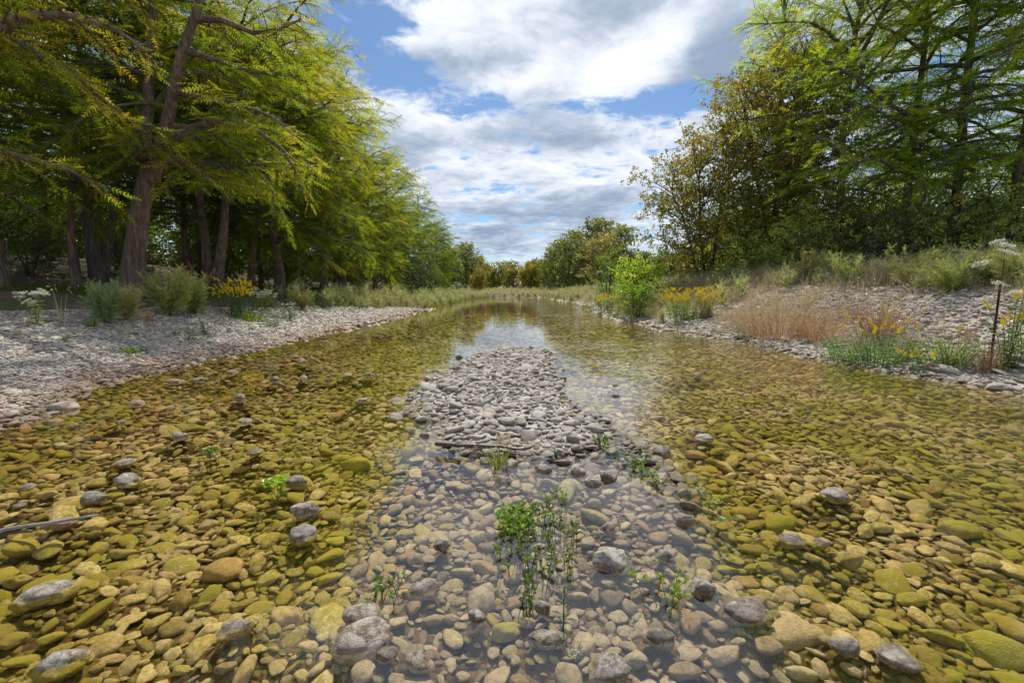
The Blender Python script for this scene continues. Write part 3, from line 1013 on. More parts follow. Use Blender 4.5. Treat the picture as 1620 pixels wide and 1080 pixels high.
def cluster_template(n, leaf, seed, spread=0.5, fold=0.15):
    """twig end with n folded leaves"""
    r = np.random.RandomState(seed)
    v, f = [], []
    for i in range(n):
        t = r.rand()
        base = np.array([t * 0.7, 0, 0]) + r.normal(0, spread * 0.33, 3)
        d = r.normal(0, 1, 3) + np.array([0.7, 0, -0.25])
        d /= np.linalg.norm(d)
        u = np.cross(d, r.normal(0, 1, 3))
        u /= np.linalg.norm(u)
        nn = np.cross(d, u)
        L = leaf * r.uniform(0.7, 1.25)
        k = len(v)
        v += [base, base + d * L * .45 + u * L * .38 + nn * fold * L, base + d * L, base + d * L * .45 - u * L * .38 + nn * fold * L]
        f += [(k, k + 1, k + 2), (k, k + 2, k + 3)]
    v = np.array(v)
    tv = np.repeat(r.uniform(-0.18, 0.18, n), 4)
    return v, np.array(f), tv


FROND = frond_template()
FROND_FAR = frond_template(4, 0.12, 0.13, 0.4)
CLUSTER = [cluster_template(8, 0.34, k, 0.55) for k in range(3)]
CLUSTER_FAR = [cluster_template(6, 0.5, k + 9, 0.6) for k in range(3)]


def walk(start, az, el, L, n, rng, droop=0.25, wander=0.12, rise=0.0):
    pts = [np.array(start, float)]
    for i in range(n):
        d = np.array([math.cos(az) * math.cos(el), math.sin(az) * math.cos(el), math.sin(el)])
        pts.append(pts[-1] + d * L / n)
        az += rng.normal(0, wander)
        el += -droop / n + rng.normal(0, wander * 0.6) + (rise if i > n * 0.6 else 0)
    return np.array(pts)


def path_at(pts, t):
    s = t * (len(pts) - 1)
    i = np.minimum(s.astype(int), len(pts) - 2)
    fr = (s - i)[:, None]
    return pts[i] * (1 - fr) + pts[i + 1] * fr, pts[i + 1] - pts[i]


def foliate_planar(geo, pts, r0, rng, tmpl, fsize, sec_gap, sec_len, fgap, t0=0.15, base_tint=0.5, wood=True, hang=0.22):
    """flat layered spray along a limb, as a cypress carries it"""
    L = np.linalg.norm(np.diff(pts, axis=0), axis=1).sum()
    ns = max(3, int(L / sec_gap))
    ts = np.clip(np.linspace(t0, 0.99, ns) + rng.uniform(-.02, .02, ns), 0, 0.999)
    P0, D0 = path_at(pts, ts)
    loc, dr, tn = [], [], []
    for i in range(ns):
        d = D0[i] / np.linalg.norm(D0[i])
        sd = np.cross(d, [0, 0, 1.0])
        sd /= np.linalg.norm(sd) + 1e-9
        s = 1 if i % 2 else -1
        dd = d * rng.uniform(0.45, 0.9) + sd * s * rng.uniform(0.5, 1.0) + np.array([0, 0, rng.normal(-0.05, 0.3)])
        dd /= np.linalg.norm(dd)
        ln = sec_len * (1.08 - 0.75 * ts[i]) * rng.uniform(0.6, 1.25)
        q = np.array([P0[i] + dd * ln * t + np.array([0, 0, -hang * ln * t * t]) for t in (0, .35, .7, 1)])
        if wood:
            geo.tube(q, np.array([1, .7, .45, .2]) * r0 * 0.32, 3, 0, 0.3, cap=False)
        nf = max(3, int(ln / fgap))
        tf = np.linspace(0.08, 1.0, nf)
        B, _ = path_at(q, np.minimum(tf, 0.999))
        sd2 = np.cross(dd, [0, 0, 1.0])
        side = np.where(np.arange(nf) % 2, 1, -1)[:, None]
        fd = dd * rng.uniform(0.4, 0.9, (nf, 1)) + sd2 * side * rng.uniform(0.4, 0.9, (nf, 1)) + rng.normal(0, .2, (nf, 3)) + np.array([0, 0, -hang])
        fd[-1] = dd
        bt = base_tint + rng.normal(0, 0.13)
        loc.append(B)
        dr.append(fd)
        tn.append(bt + rng.normal(0, 0.07, nf))
    loc, dr, tn = np.concatenate(loc), np.concatenate(dr), np.concatenate(tn)
    geo.scatter(tmpl[0], tmpl[1], frames(dr, rng, 0.85, fsize * rng.uniform(0.7, 1.25, len(loc))), loc, 1, tn, tmpl[2])


def foliate_bushy(geo, pts, r0, rng, tmpls, csize, sec_gap, sec_len, cgap, t0=0.2, base_tint=0.5, spread=0.28, up=0.15):
    """rounded leafy spray: side twigs in all directions, leaf clusters round their outer part"""
    L = np.linalg.norm(np.diff(pts, axis=0), axis=1).sum()
    ns = max(3, int(L / sec_gap))
    ts = np.clip(np.linspace(t0, 0.995, ns), 0, 0.999)
    P0, D0 = path_at(pts, ts)
    for i in range(ns):
        d = D0[i] / np.linalg.norm(D0[i])
        rd = rng.normal(0, 1, 3)
        dd = d * 0.55 + rd / np.linalg.norm(rd) * 0.9 + np.array([0, 0, up])
        dd /= np.linalg.norm(dd)
        ln = sec_len * (1.1 - 0.65 * ts[i]) * rng.uniform(0.6, 1.25)
        q = np.array([P0[i] + dd * ln * t + np.array([0, 0, -0.08 * ln * t * t]) for t in (0, .5, 1)])
        geo.tube(q, np.array([1, .6, .25]) * r0 * 0.35, 3, 0, 0.3, cap=False)
        nf = max(3, int(ln / cgap))
        B, _ = path_at(q, np.clip(np.linspace(0.2, 1, nf), 0, 0.999))
        B = B + rng.normal(0, spread * ln * 0.35, B.shape)
        fd = dd * 0.7 + rng.normal(0, .6, (nf, 3))
        bt = base_tint + rng.normal(0, 0.14)
        k = rng.randint(len(tmpls))
        geo.scatter(tmpls[k][0], tmpls[k][1], frames(fd, rng, 0.9, csize * rng.uniform(0.7, 1.3, nf)), B, 1, bt + rng.normal(0, .06, nf), tmpls[k][2])


def trunk_path(H_, lean, rng, n=9, base=(0, 0, 0), bend=0.15):
    z = np.linspace(0, 1, n)
    wob = np.cumsum(rng.normal(0, bend, (n, 2)), 0) * np.sqrt(z)[:, None]
    p = np.zeros((n, 3))
    p[:, 0] = base[0] + lean[0] * z ** 1.2 + wob[:, 0]
    p[:, 1] = base[1] + lean[1] * z ** 1.2 + wob[:, 1]
    p[:, 2] = base[2] - 0.25 + (H_ + 0.25) * z
    return p


def flare(path, r0, top=0.04, fl=1.5):
    r0 = r0 * 0.7
    n = len(path)
    z = np.linspace(0, 1, n)
    r = r0 * (1 - z) ** 0.8 + top
    hz = path[:, 2] - path[0, 2]
    return r * (1 + (fl - 1) * np.exp(-hz / 0.9))


def dense(path, r, k=3):
    t = np.linspace(0, 1, (len(path) - 1) * k + 1)
    s = np.linspace(0, 1, len(path))
    return np.stack([np.interp(t, s, path[:, i]) for i in range(3)], -1), np.interp(t, s, r)


def conifer(label, loc, Ht, R, cb, r0, seed, n_limbs=44, fsize=0.52, sec_gap=0.29, sec_len=2.1, fgap=0.12, lean=(0, 0), group=None, tint=0.5, color=(1, 1, 1), far=False,
            paths=None, skip_low=None, name='cypress_tree', shape=0.42, limb_rise=0.35, bark=None, parts_limbs=(), aim=None, wander=0.15, avoid=None, thick=0.85):
    rng = np.random.RandomState(seed)
    root = thing(name, label, 'tree', loc, group)
    tr = Geo()
    if paths is None:
        p = trunk_path(Ht, lean, rng, bend=wander)
        paths = [(p, flare(p, r0))]
    for p, r in paths:
        pp, rr = dense(p, r, 4)
        tr.tube(pp, rr * thick, 14 if not far else 8, 0, 0.5, 0.05)
    link('trunk', tr.mesh('trunk', [bark or M_BARK], True), root)
    cr = Geo()
    tmpl = FROND_FAR if far else FROND
    for k, (lp, lr) in enumerate(parts_limbs):
        lg = Geo()
        a, b = dense(lp, lr, 3)
        lg.tube(a, b, 8, 0, 0.5, 0.03)
        link('limb', lg.mesh('limb', [bark or M_BARK], True), root)
        foliate_planar(cr, lp, lr[0] * .6, rng, tmpl, fsize, sec_gap, sec_len, fgap, 0.22, tint)
    ga = rng.rand() * 6.283
    for i in range(n_limbs):
        u = (i + rng.rand()) / n_limbs
        h = cb + (Ht * 0.97 - cb) * u
        p, r = paths[i % len(paths)]
        hz = p[:, 2]
        k = np.array([np.interp(h, hz, p[:, j]) for j in range(3)])
        if h > hz[-1]:
            k = p[-1]
        prof = math.sqrt(max(0.02, 1 - ((u - shape) / (1.04 - shape)) ** 2)) if u > shape else 0.82 + 0.18 * u / shape
        Lm = max(0.7, R * 1.02 * prof * rng.uniform(0.6, 1.2))
        ga += 2.399 + rng.normal(0, .25)
        az = ga
        if aim is not None and rng.rand() < aim[1]:
            az = aim[0] + rng.normal(0, 0.6)
        if avoid is not None:
            da = (az - avoid[0] + math.pi) % (2 * math.pi) - math.pi
            if abs(da) < avoid[1] and u < avoid[2]:
                az = avoid[0] + math.copysign(avoid[1] + abs(rng.normal(0, .4)), da)
        el = limb_rise * (0.2 + 1.5 * u) + rng.normal(0, .2)
        lp = walk(k, az, el, Lm, 6, rng, 0.35 + 0.4 * (1 - u), 0.17)
        lr = np.linspace(1, 0.16, len(lp)) * (0.022 + 0.010 * Lm) * (1.25 if u < .6 else 0.9)
        cr.tube(lp, lr, 5 if not far else 4, 0, 0.3, cap=False)
        foliate_planar(cr, lp, lr[0], rng, tmpl, fsize, sec_gap, min(sec_len, Lm * .6), fgap, 0.16, tint + 0.16 * (u - 0.4), wood=not far)
    c = link('crown', cr.mesh('crown', [bark or M_BARK_GREY, M_CYP]), root)
    c.color = (*color, 1)
    return root


def broadleaf(label, loc, Ht, R, cb, r0, seed, n_limbs=26, csize=0.3, sec_gap=0.4, sec_len=1.6, cgap=0.22, lean=(0, 0), group=None, tint=0.5, color=(1, 1, 1), mat=None,
              name='broadleaf_tree', far=False, stems=1, bark=None, rise=0.7, spread=0.3, trunkless=False, cat='tree', shape=0.5):
    rng = np.random.RandomState(seed)
    root = thing(name, label, cat, loc, group)
    tr = Geo()
    cr = Geo()
    stemp = []
    for s in range(stems):
        ph = s * 6.283 / max(1, stems) + rng.rand()
        off = (0.0, 0.0) if stems == 1 else (0.25 * r0 * 6 * math.cos(ph), 0.25 * r0 * 6 * math.sin(ph))
        ln = (lean[0] + (0 if stems == 1 else R * 0.45 * math.cos(ph)), lean[1] + (0 if stems == 1 else R * 0.45 * math.sin(ph)))
        p = trunk_path(Ht * (0.95 if s == 0 else rng.uniform(.65, .95)), ln, rng, base=(off[0], off[1], 0), bend=0.12 * Ht / 10)
        r = flare(p, r0 * (1 if s == 0 else .8), 0.02, 1.3)
        a, b = dense(p, r, 3)
        tr.tube(a, b, 8, 0, 0.5, 0.04)
        stemp.append(p)
    link('stem' if trunkless else 'trunk', tr.mesh('trunk', [bark or M_BARK_GREY], True), root)
    tm = CLUSTER_FAR if far else CLUSTER
    ga = rng.rand() * 6.283
    for i in range(n_limbs):
        u = (i + rng.rand()) / n_limbs
        p = stemp[i % stems]
        h = cb + (p[-1, 2] * 0.97 - cb) * u
        k = np.array([np.interp(h, p[:, 2], p[:, j]) for j in range(3)])
        prof = math.sqrt(max(0.06, 1 - ((u - shape) / (1.02 - shape if u > shape else shape + 0.35)) ** 2))
        Lm = max(0.35 * R, R * prof * rng.uniform(0.7, 1.1))
        ga += 2.399
        lp = walk(k, ga, rise * (0.25 + 0.9 * u) + rng.normal(0, .15), Lm, 5, rng, 0.25, 0.16)
        lr = np.linspace(1, 0.2, len(lp)) * (0.012 + 0.011 * Lm)
        cr.tube(lp, lr, 4, 0, 0.3, cap=False)
        foliate_bushy(cr, lp, lr[0], rng, tm, csize, sec_gap, min(sec_len, Lm * .7), cgap, 0.2, tint + 0.1 * (u - .5), spread)
    c = link('foliage' if trunkless else 'crown', cr.mesh('crown', [bark or M_BARK_GREY, mat or M_BROAD]), root)
    c.color = (*color, 1)
    return root


def on_ground(px, Y, dx=0.0):
    x = (px - 810) / 720 * Y * 0.993 + dx
    return Vector((x, Y, Hs(x, Y)))


def at_xy(x, y):
    return Vector((x, y, Hs(x, y)))


def rel(px, py, Y, o):
    q = P(px, py, Y) - o
    return np.array(q)


# --- the big leaning cypress on the left shore, its two stems and its long limbs
oA = on_ground(205, 16.0)
low = np.array([(0, 0, -0.3), rel(209, 440, 16, oA), rel(215, 390, 16, oA), rel(222, 330, 16, oA), rel(232, 285, 16.05, oA), rel(237, 262, 16.1, oA)])
lowr = np.array([0.62, 0.44, 0.36, 0.33, 0.31, 0.28])
st1 = np.array([rel(233, 280, 16.1, oA), rel(228, 235, 16.3, oA), rel(234, 175, 16.5, oA), rel(236, 110, 16.7, oA), rel(242, 20, 16.9, oA), rel(250, -110, 17, oA), rel(246, -230, 17, oA)])
st1r = np.array([0.25, 0.22, 0.19, 0.16, 0.13, 0.08, 0.03])
st2 = np.array([rel(240, 285, 15.95, oA), rel(256, 228, 15.8, oA), rel(268, 175, 15.7, oA), rel(278, 120, 15.6, oA), rel(291, 75, 15.5, oA), rel(318, 0, 15.4, oA), rel(330, -110, 15.4, oA), rel(326, -210, 15.4, oA)])
st2r = np.array([0.27, 0.23, 0.21, 0.18, 0.16, 0.13, 0.08, 0.03])


def limb(o, Y, pts, r):
    p = np.array([rel(a, b, Y + dy, o) for a, b, dy in pts])
    return p, np.linspace(r, r * 0.18, len(p))


limbsA = [limb(oA, 15.8, [(256, 230, 0), (304, 204, -.4), (352, 189, -.8), (400, 202, -1.2), (450, 240, -1.5), (478, 290, -1.6)], 0.16),
          limb(oA, 15.7, [(275, 200, 0), (330, 205, .5), (380, 245, .9), (425, 290, 1.2), (448, 345, 1.3)], 0.11),
          limb(oA, 15.6, [(280, 145, 0), (333, 159, -.5), (372, 163, -.9), (430, 185, -1.4), (480, 225, -1.8)], 0.12),
          limb(oA, 15.5, [(306, 30, 0), (350, 32, -.3), (400, 52, -.7), (440, 47, -1.0), (478, 30, -1.2)], 0.12),
          limb(oA, 15.5, [(292, 80, 0), (340, 95, .4), (400, 115, .8), (455, 120, 1.0), (496, 100, 1.1)], 0.10),
          limb(oA, 15.9, [(250, 235, 0), (285, 255, -.8), (320, 275, -1.4), (345, 300, -1.9)], 0.07),
          limb(oA, 16.2, [(228, 240, 0), (190, 215, -.6), (140, 205, -1.2), (90, 220, -1.8), (40, 240, -2.2)], 0.11),
          limb(oA, 16.4, [(234, 180, 0), (262, 145, .1), (290, 100, .4), (340, 70, .9)], 0.10)]
conifer('huge leaning forked cypress with bare ribbed reddish trunk at the edge of the left gravel', oA, 19.0, 4.6, 5.6, 0.5, 21, n_limbs=44, fsize=0.5, avoid=(-0.87, 1.0, .75),
        sec_len=2.0, tint=0.56, color=(1.05, 1.08, 0.95), paths=[(st1, st1r), (st2, st2r), (low, lowr)][:2] + [(low, lowr)], parts_limbs=limbsA)
A_ROOT = [o for o in C.objects if o.name == 'cypress_tree'][0]

LEFTROW = 'cypresses in a row along the left shore'
# --- overhanging neighbour whose trunk stands out of the frame to the left
oP = at_xy(-14.6, 10.2)
limbsP = [limb(oP, 10.2, [(-190, 110, 0), (-60, 75, .3), (0, 42, .5), (45, 25, .6), (110, 24, .7), (180, 45, 1.0), (235, 85, 1.3)], 0.17),
          limb(oP, 10.2, [(-190, 200, 0), (-60, 215, .4), (20, 245, .8), (100, 265, 1.2), (170, 300, 1.8)], 0.12),
          limb(oP, 10.2, [(-190, 10, 0), (-60, 20, .3), (40, 70, .8), (120, 120, 1.4), (190, 180, 2.0)], 0.13)]
conifer('yellowing cypress whose boughs hang in over the upper left corner', oP, 17.0, 5.6, 4.2, 0.45, 33, n_limbs=40, fsize=0.42, sec_len=2.0, tint=0.66, color=(1.1, 1.08, 0.95), parts_limbs=limbsP,
        aim=(0.4, 0.45))
conifer('cypress trunk cut by the left edge of the view on the shaded bank', on_ground(4, 14.5), 16.0, 4.6, 4.6, 0.32, 35, n_limbs=36, tint=0.6, fsize=0.48, color=(1.05, 1.0, 0.9))
conifer('slim straight cypress just left of the two-stemmed grey trunk', on_ground(122, 17.6), 16.0, 3.8, 5.0, 0.17, 37, n_limbs=34, tint=0.48, color=(.95, 1, .95), fsize=0.5)
oB = on_ground(158, 18.2)
pB1 = np.array([(0, 0, -.3), rel(152, 420, 18.2, oB), rel(143, 365, 18.2, oB), rel(128, 290, 18.4, oB), rel(112, 210, 18.6, oB), rel(95, 100, 18.8, oB), rel(90, -40, 19, oB)])
pB2 = np.array([(0.1, 0.1, -.3), rel(165, 420, 18.4, oB), rel(172, 380, 18.5, oB), rel(182, 320, 18.6, oB), rel(188, 240, 18.8, oB), rel(186, 120, 19, oB), rel(190, -30, 19, oB)])
conifer('two-stemmed grey cypress standing close behind the huge leaning one', oB, 15.0, 4.4, 4.6, 0.4, 39, n_limbs=34, avoid=(-.85, .8, .5), tint=0.5, color=(.95, 1, .9), fsize=0.5,
        paths=[(pB1, np.array([.42, .32, .27, .22, .17, .10, .04])), (pB2, np.array([.27, .21, .18, .15, .12, .08, .03]))], bark=M_BARK_GREY)
oE = on_ground(334, 21.5)
pE1 = np.array([(0, 0, -.3), rel(328, 420, 21.5, oE), rel(324, 380, 21.5, oE), rel(316, 320, 21.6, oE), rel(312, 230, 21.8, oE), rel(318, 100, 22, oE), rel(320, 30, 22, oE)])
pE2 = np.array([(0.15, 0, -.3), rel(346, 420, 21.4, oE), rel(352, 380, 21.3, oE), rel(356, 320, 21.2, oE), rel(366, 230, 21.0, oE), rel(372, 110, 21, oE), rel(374, 50, 21, oE)])
conifer('cypress with twin reddish trunks forming a V behind the feathery shrubs', oE, 14.5, 4.8, 3.6, 0.4, 41, n_limbs=46, tint=0.5, color=(1, 1, .9), fsize=0.52,
        paths=[(pE1, np.array([.40, .27, .23, .19, .15, .09, .04])), (pE2, np.array([.40, .27, .23, .19, .15, .09, .04]))])
conifer('thin cypress leaning to the water between the V trunks and a straight red trunk', on_ground(396, 25), 13.2, 4.4, 3.0, 0.22, 43, n_limbs=40, lean=(2.4, 0), tint=0.55, fsize=0.55, color=(1.05, 1, .9))
conifer('straight red-trunked cypress behind the white-flowered weeds', on_ground(443, 25.5), 13.6, 5.2, 2.6, 0.34, 45, n_limbs=60, tint=0.52, fsize=0.55, color=(1.05, 1.08, .95), aim=(-0.5, .25))
PROTO = conifer('yellow-green cypress with boughs sweeping low over the tall grass', on_ground(512, 31), 15.4, 5.3, 2.0, 0.3, 47, n_limbs=70, tint=0.55, fsize=0.6, color=(1.05, 1.05, .9), sec_gap=0.42, group=LEFTROW)
PROTO2 = conifer('broad mid-green cypress in the middle of the left row', at_xy(-14.0, 38), 17.5, 5.3, 1.7, 0.32, 49, n_limbs=70, tint=0.56, fsize=0.7, color=(1.0, 1.03, .9), sec_gap=0.46, sec_len=2.6, fgap=.16, group=LEFTROW)
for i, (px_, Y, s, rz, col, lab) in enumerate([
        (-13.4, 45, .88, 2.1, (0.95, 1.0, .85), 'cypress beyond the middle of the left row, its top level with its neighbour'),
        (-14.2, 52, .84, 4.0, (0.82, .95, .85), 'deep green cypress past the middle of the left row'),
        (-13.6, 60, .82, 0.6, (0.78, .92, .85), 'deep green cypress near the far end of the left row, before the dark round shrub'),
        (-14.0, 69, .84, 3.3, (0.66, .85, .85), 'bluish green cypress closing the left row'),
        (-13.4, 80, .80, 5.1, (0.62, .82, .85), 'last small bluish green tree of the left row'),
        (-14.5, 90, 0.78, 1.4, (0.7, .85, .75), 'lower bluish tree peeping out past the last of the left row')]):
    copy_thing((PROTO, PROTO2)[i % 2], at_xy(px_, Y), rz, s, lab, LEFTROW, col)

# --- deeper woods behind the left row
DEEP = 'trees deep in the shade behind the left row'
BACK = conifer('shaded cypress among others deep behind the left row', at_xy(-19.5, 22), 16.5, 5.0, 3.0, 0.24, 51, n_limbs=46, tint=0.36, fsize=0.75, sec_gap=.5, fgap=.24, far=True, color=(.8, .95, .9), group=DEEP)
r_ = random.Random(8)
for (x, y) in [(-24, 19), (-19, 28), (-23, 33), (-18.5, 38), (-24, 45), (-19, 50), (-27, 27), (-20, 60), (-31, 22), (-30, 36), (-26, 56), (-35, 30), (-20, 72), (-29, 70), (-37, 44), (-22, 84), (-40, 60),
               (-17, 24), (-28, 16.5), (-36, 18), (-18, 33), (-17.5, 45), (-23, 14.5), (-19, 96), (-27, 100)]:
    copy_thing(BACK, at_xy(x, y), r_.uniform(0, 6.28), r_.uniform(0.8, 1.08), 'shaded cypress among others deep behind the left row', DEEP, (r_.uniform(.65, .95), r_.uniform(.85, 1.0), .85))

# --- right shore
oS = at_xy(15.3, 26)
S1 = broadleaf('tall sycamore turning olive and gold, leaning out over the right bank', oS, 12.6, 3.8, 2.0, 0.17, 61, n_limbs=92, csize=0.38, lean=(-1.0, -1.0), mat=M_SYC, tint=0.36, stems=3, group=None, name='sycamore_tree', sec_len=1.9,
               cgap=0.17, spread=.42, sec_gap=.33)
broadleaf('low spreading sycamore reaching farthest left over the bank grass', at_xy(11.3, 27.0), 8.2, 3.2, 0.6, 0.12, 62, n_limbs=76, csize=0.38, lean=(-1.2, -.5), mat=M_SYC, tint=0.28, stems=3, name='sycamore_tree', sec_len=1.7,
          cgap=0.18, spread=.42, sec_gap=.36)
conifer('dark thin-crowned cypress just behind the tall turning sycamore', on_ground(1222, 27.5), 16.6, 4.0, 3.2, 0.26, 63, n_limbs=46, tint=0.46, fsize=0.55, color=(1.4, 1.5, 1.1), limb_rise=.75, bark=M_BARK_GREY, fgap=.16)
conifer('tall open cypress with forked grey trunk in the middle of the right shore', on_ground(1320, 21.5), 16.6, 5.0, 3.4, 0.23, 65, n_limbs=56, tint=0.54, fsize=0.5, color=(1.4, 1.5, 1.05), limb_rise=.8, bark=M_BARK_GREY, fgap=.15)
limbsR = [limb(on_ground(1500, 19), 19, [(1545, 250, 0), (1480, 210, -.5), (1400, 160, -1.0), (1350, 120, -1.4), (1290, 90, -1.6)], 0.11),
          limb(on_ground(1500, 19), 19, [(1540, 270, 0), (1480, 245, -.6), (1420, 200, -1.1), (1370, 160, -1.5)], 0.09),
          limb(on_ground(1500, 19), 19, [(1520, 300, 0), (1450, 285, -.5), (1385, 250, -1.2), (1320, 265, -1.8)], 0.09)]
conifer('deep green cypress with long slanting boughs toward the upper right', on_ground(1500, 19), 18.0, 5.0, 3.4, 0.26, 67, n_limbs=46, tint=0.46, fsize=0.5, color=(1.45, 1.65, 1.2), bark=M_BARK_GREY, parts_limbs=limbsR, fgap=.17)
conifer('slender cypress left of the one with long slanting boughs', on_ground(1418, 20.5), 17.0, 4.2, 3.6, 0.22, 69, n_limbs=40, tint=0.48, fsize=0.52, color=(1.45, 1.65, 1.2), limb_rise=.5, bark=M_BARK_GREY, fgap=.17)
conifer('thick-stemmed cypress at the right edge of the view', on_ground(1592, 18), 17.0, 5.0, 3.6, 0.26, 71, n_limbs=42, tint=0.46, fsize=0.48, color=(1.45, 1.65, 1.2), bark=M_BARK_GREY, fgap=.17)
conifer('cypress whose boughs hang in from beyond the upper right corner', at_xy(17.8, 14), 16.5, 4.6, 4.6, 0.26, 73, n_limbs=38, tint=0.46, fsize=0.46, color=(1.45, 1.65, 1.2), bark=M_BARK_GREY, aim=(2.4, .35))
DEEPR = 'trees behind the right shore cypresses'
for (x, y, s) in [(22, 25, .5), (25, 31, .55), (20.5, 34, .5), (28, 23, .6), (24, 20, .55), (31, 29, .6), (18.5, 41, .5), (25, 43, .6), (31, 39, .6)]:
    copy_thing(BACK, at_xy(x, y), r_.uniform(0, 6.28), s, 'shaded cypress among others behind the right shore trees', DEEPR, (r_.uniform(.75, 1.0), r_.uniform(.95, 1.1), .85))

UNDC = 2.4  # leaf colours lifted to offset shade; the brightest pair carries painted backlight
UND = 'bushes under the right shore trees'
SH = broadleaf('dense dark green bush with scattered yellow leaves under the right shore trees', at_xy(15.2, 19.4), 3.4, 2.0, 0.2, 0.05, 81, n_limbs=34, csize=0.28, stems=4, tint=0.6, trunkless=True, name='understory_bush', cat='bush',
               cgap=0.13, sec_gap=0.24, sec_len=1.0, spread=.5, group=UND)
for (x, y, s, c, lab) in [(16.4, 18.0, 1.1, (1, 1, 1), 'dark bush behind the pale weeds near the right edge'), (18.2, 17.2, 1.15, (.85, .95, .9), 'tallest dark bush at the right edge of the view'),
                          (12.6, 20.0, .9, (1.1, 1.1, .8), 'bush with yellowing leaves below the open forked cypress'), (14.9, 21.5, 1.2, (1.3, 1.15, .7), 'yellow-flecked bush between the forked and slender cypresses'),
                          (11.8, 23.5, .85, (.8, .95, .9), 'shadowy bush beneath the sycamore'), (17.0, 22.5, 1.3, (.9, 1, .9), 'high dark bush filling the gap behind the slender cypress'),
                          (20.0, 20, 1.3, (.9, 1, .9), 'dark bush far back at the right edge'), (15.5, 26, 1.1, (1.5, 1.5, .9), 'bush with backlight painted into its bright leaves, seen under the sycamore boughs'), (12.8, 30, 1.0, (1.5, 1.5, .9), 'bush with backlight painted into its bright leaves, behind the low sycamore'),
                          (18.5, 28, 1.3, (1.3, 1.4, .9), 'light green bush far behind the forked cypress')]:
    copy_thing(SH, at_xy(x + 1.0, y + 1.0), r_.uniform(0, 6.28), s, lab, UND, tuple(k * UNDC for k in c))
for (x, y, s, c, lab) in [(-16.5, 20, .7, (.9, 1, .9), 'small dark bush in the shade behind the leaning cypress'), (-17, 27, .9, (.8, .9, .9), 'dark undergrowth bush behind the V trunks'), (-15.6, 33, .9, (.8, .95, .9), 'dark undergrowth bush behind the straight red trunk'),
                          (-22, 21, .8, (.9, 1, .8), 'low bush on the brown slope under the far left trees'), (-15.5, 42, 1.0, (.8, .95, .9), 'dark undergrowth bush in the middle of the left woods')]:
    copy_thing(SH, at_xy(x, y), r_.uniform(0, 6.28), s, lab, 'bushes under the left shore trees', c)

broadleaf('bright lime-green young tree in front of the low sycamore', at_xy(6.9, 25.2), 2.7, 1.35, 0.1, 0.04, 83, n_limbs=56, csize=0.32, stems=4, tint=0.75, mat=M_HERB, trunkless=True, name='young_tree', cgap=.13, sec_gap=.24, sec_len=.8, spread=.45,
          color=(2.0, 1.9, 1.0))
broadleaf('small bright green bush at the water edge below the lime-green tree', at_xy(5.9, 21.4), 1.5, 0.75, 0.05, 0.025, 84, n_limbs=40, csize=0.24, stems=4, tint=0.6, mat=M_HERB, trunkless=True, name='shore_bush', cat='bush', cgap=.1, sec_gap=.16, sec_len=.45,
          spread=.45, color=(1.6, 1.6, .9))
broadleaf('upright pale green bush left of the lime-green tree', at_xy(7.0, 33), 4.2, 1.3, 0.3, 0.05, 85, n_limbs=30, csize=0.32, stems=3, tint=0.6, mat=M_HERB, trunkless=True, name='shore_bush', cat='bush', cgap=.16, sec_gap=.3, sec_len=.8, color=(1.3, 1.3, 1.0))
broadleaf('dark glossy rounded bush at the foot of the far left row', at_xy(-10.6, 53), 4.2, 2.6, 0.3, 0.06, 86, n_limbs=34, csize=0.4, stems=3, tint=0.3, trunkless=True, name='shore_bush', cat='bush', cgap=.2, sec_gap=.34, sec_len=1.2, color=(.7, .8, .9))

FARG = 'trees where the river bends away'
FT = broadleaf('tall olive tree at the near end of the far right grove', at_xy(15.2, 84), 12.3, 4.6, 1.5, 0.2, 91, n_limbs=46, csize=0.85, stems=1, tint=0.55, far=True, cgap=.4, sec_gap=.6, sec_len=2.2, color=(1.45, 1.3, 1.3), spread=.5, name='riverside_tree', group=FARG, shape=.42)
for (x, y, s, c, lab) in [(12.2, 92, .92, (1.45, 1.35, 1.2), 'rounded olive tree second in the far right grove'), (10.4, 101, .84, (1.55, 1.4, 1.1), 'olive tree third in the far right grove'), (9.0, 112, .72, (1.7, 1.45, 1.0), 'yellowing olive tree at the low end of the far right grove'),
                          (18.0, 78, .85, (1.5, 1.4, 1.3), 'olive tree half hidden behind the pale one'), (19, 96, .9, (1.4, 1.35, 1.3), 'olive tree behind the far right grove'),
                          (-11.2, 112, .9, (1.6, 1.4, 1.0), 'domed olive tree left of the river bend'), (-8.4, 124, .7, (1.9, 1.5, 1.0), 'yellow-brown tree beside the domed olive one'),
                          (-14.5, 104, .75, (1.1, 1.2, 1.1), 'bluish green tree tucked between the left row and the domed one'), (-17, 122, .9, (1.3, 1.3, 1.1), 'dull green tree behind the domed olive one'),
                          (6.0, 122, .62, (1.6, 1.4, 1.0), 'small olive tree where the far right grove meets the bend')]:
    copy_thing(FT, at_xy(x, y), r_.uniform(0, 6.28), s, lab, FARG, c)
FO = broadleaf('small olive-gold tree in the middle of the river bend', at_xy(0.5, 128), 7.6, 2.8, 0.6, 0.12, 92, n_limbs=36, csize=0.75, stems=2, tint=0.3, mat=M_SYC, far=True, cgap=.36, sec_gap=.5, sec_len=1.6, name='autumn_tree', group='autumn trees at the river bend')
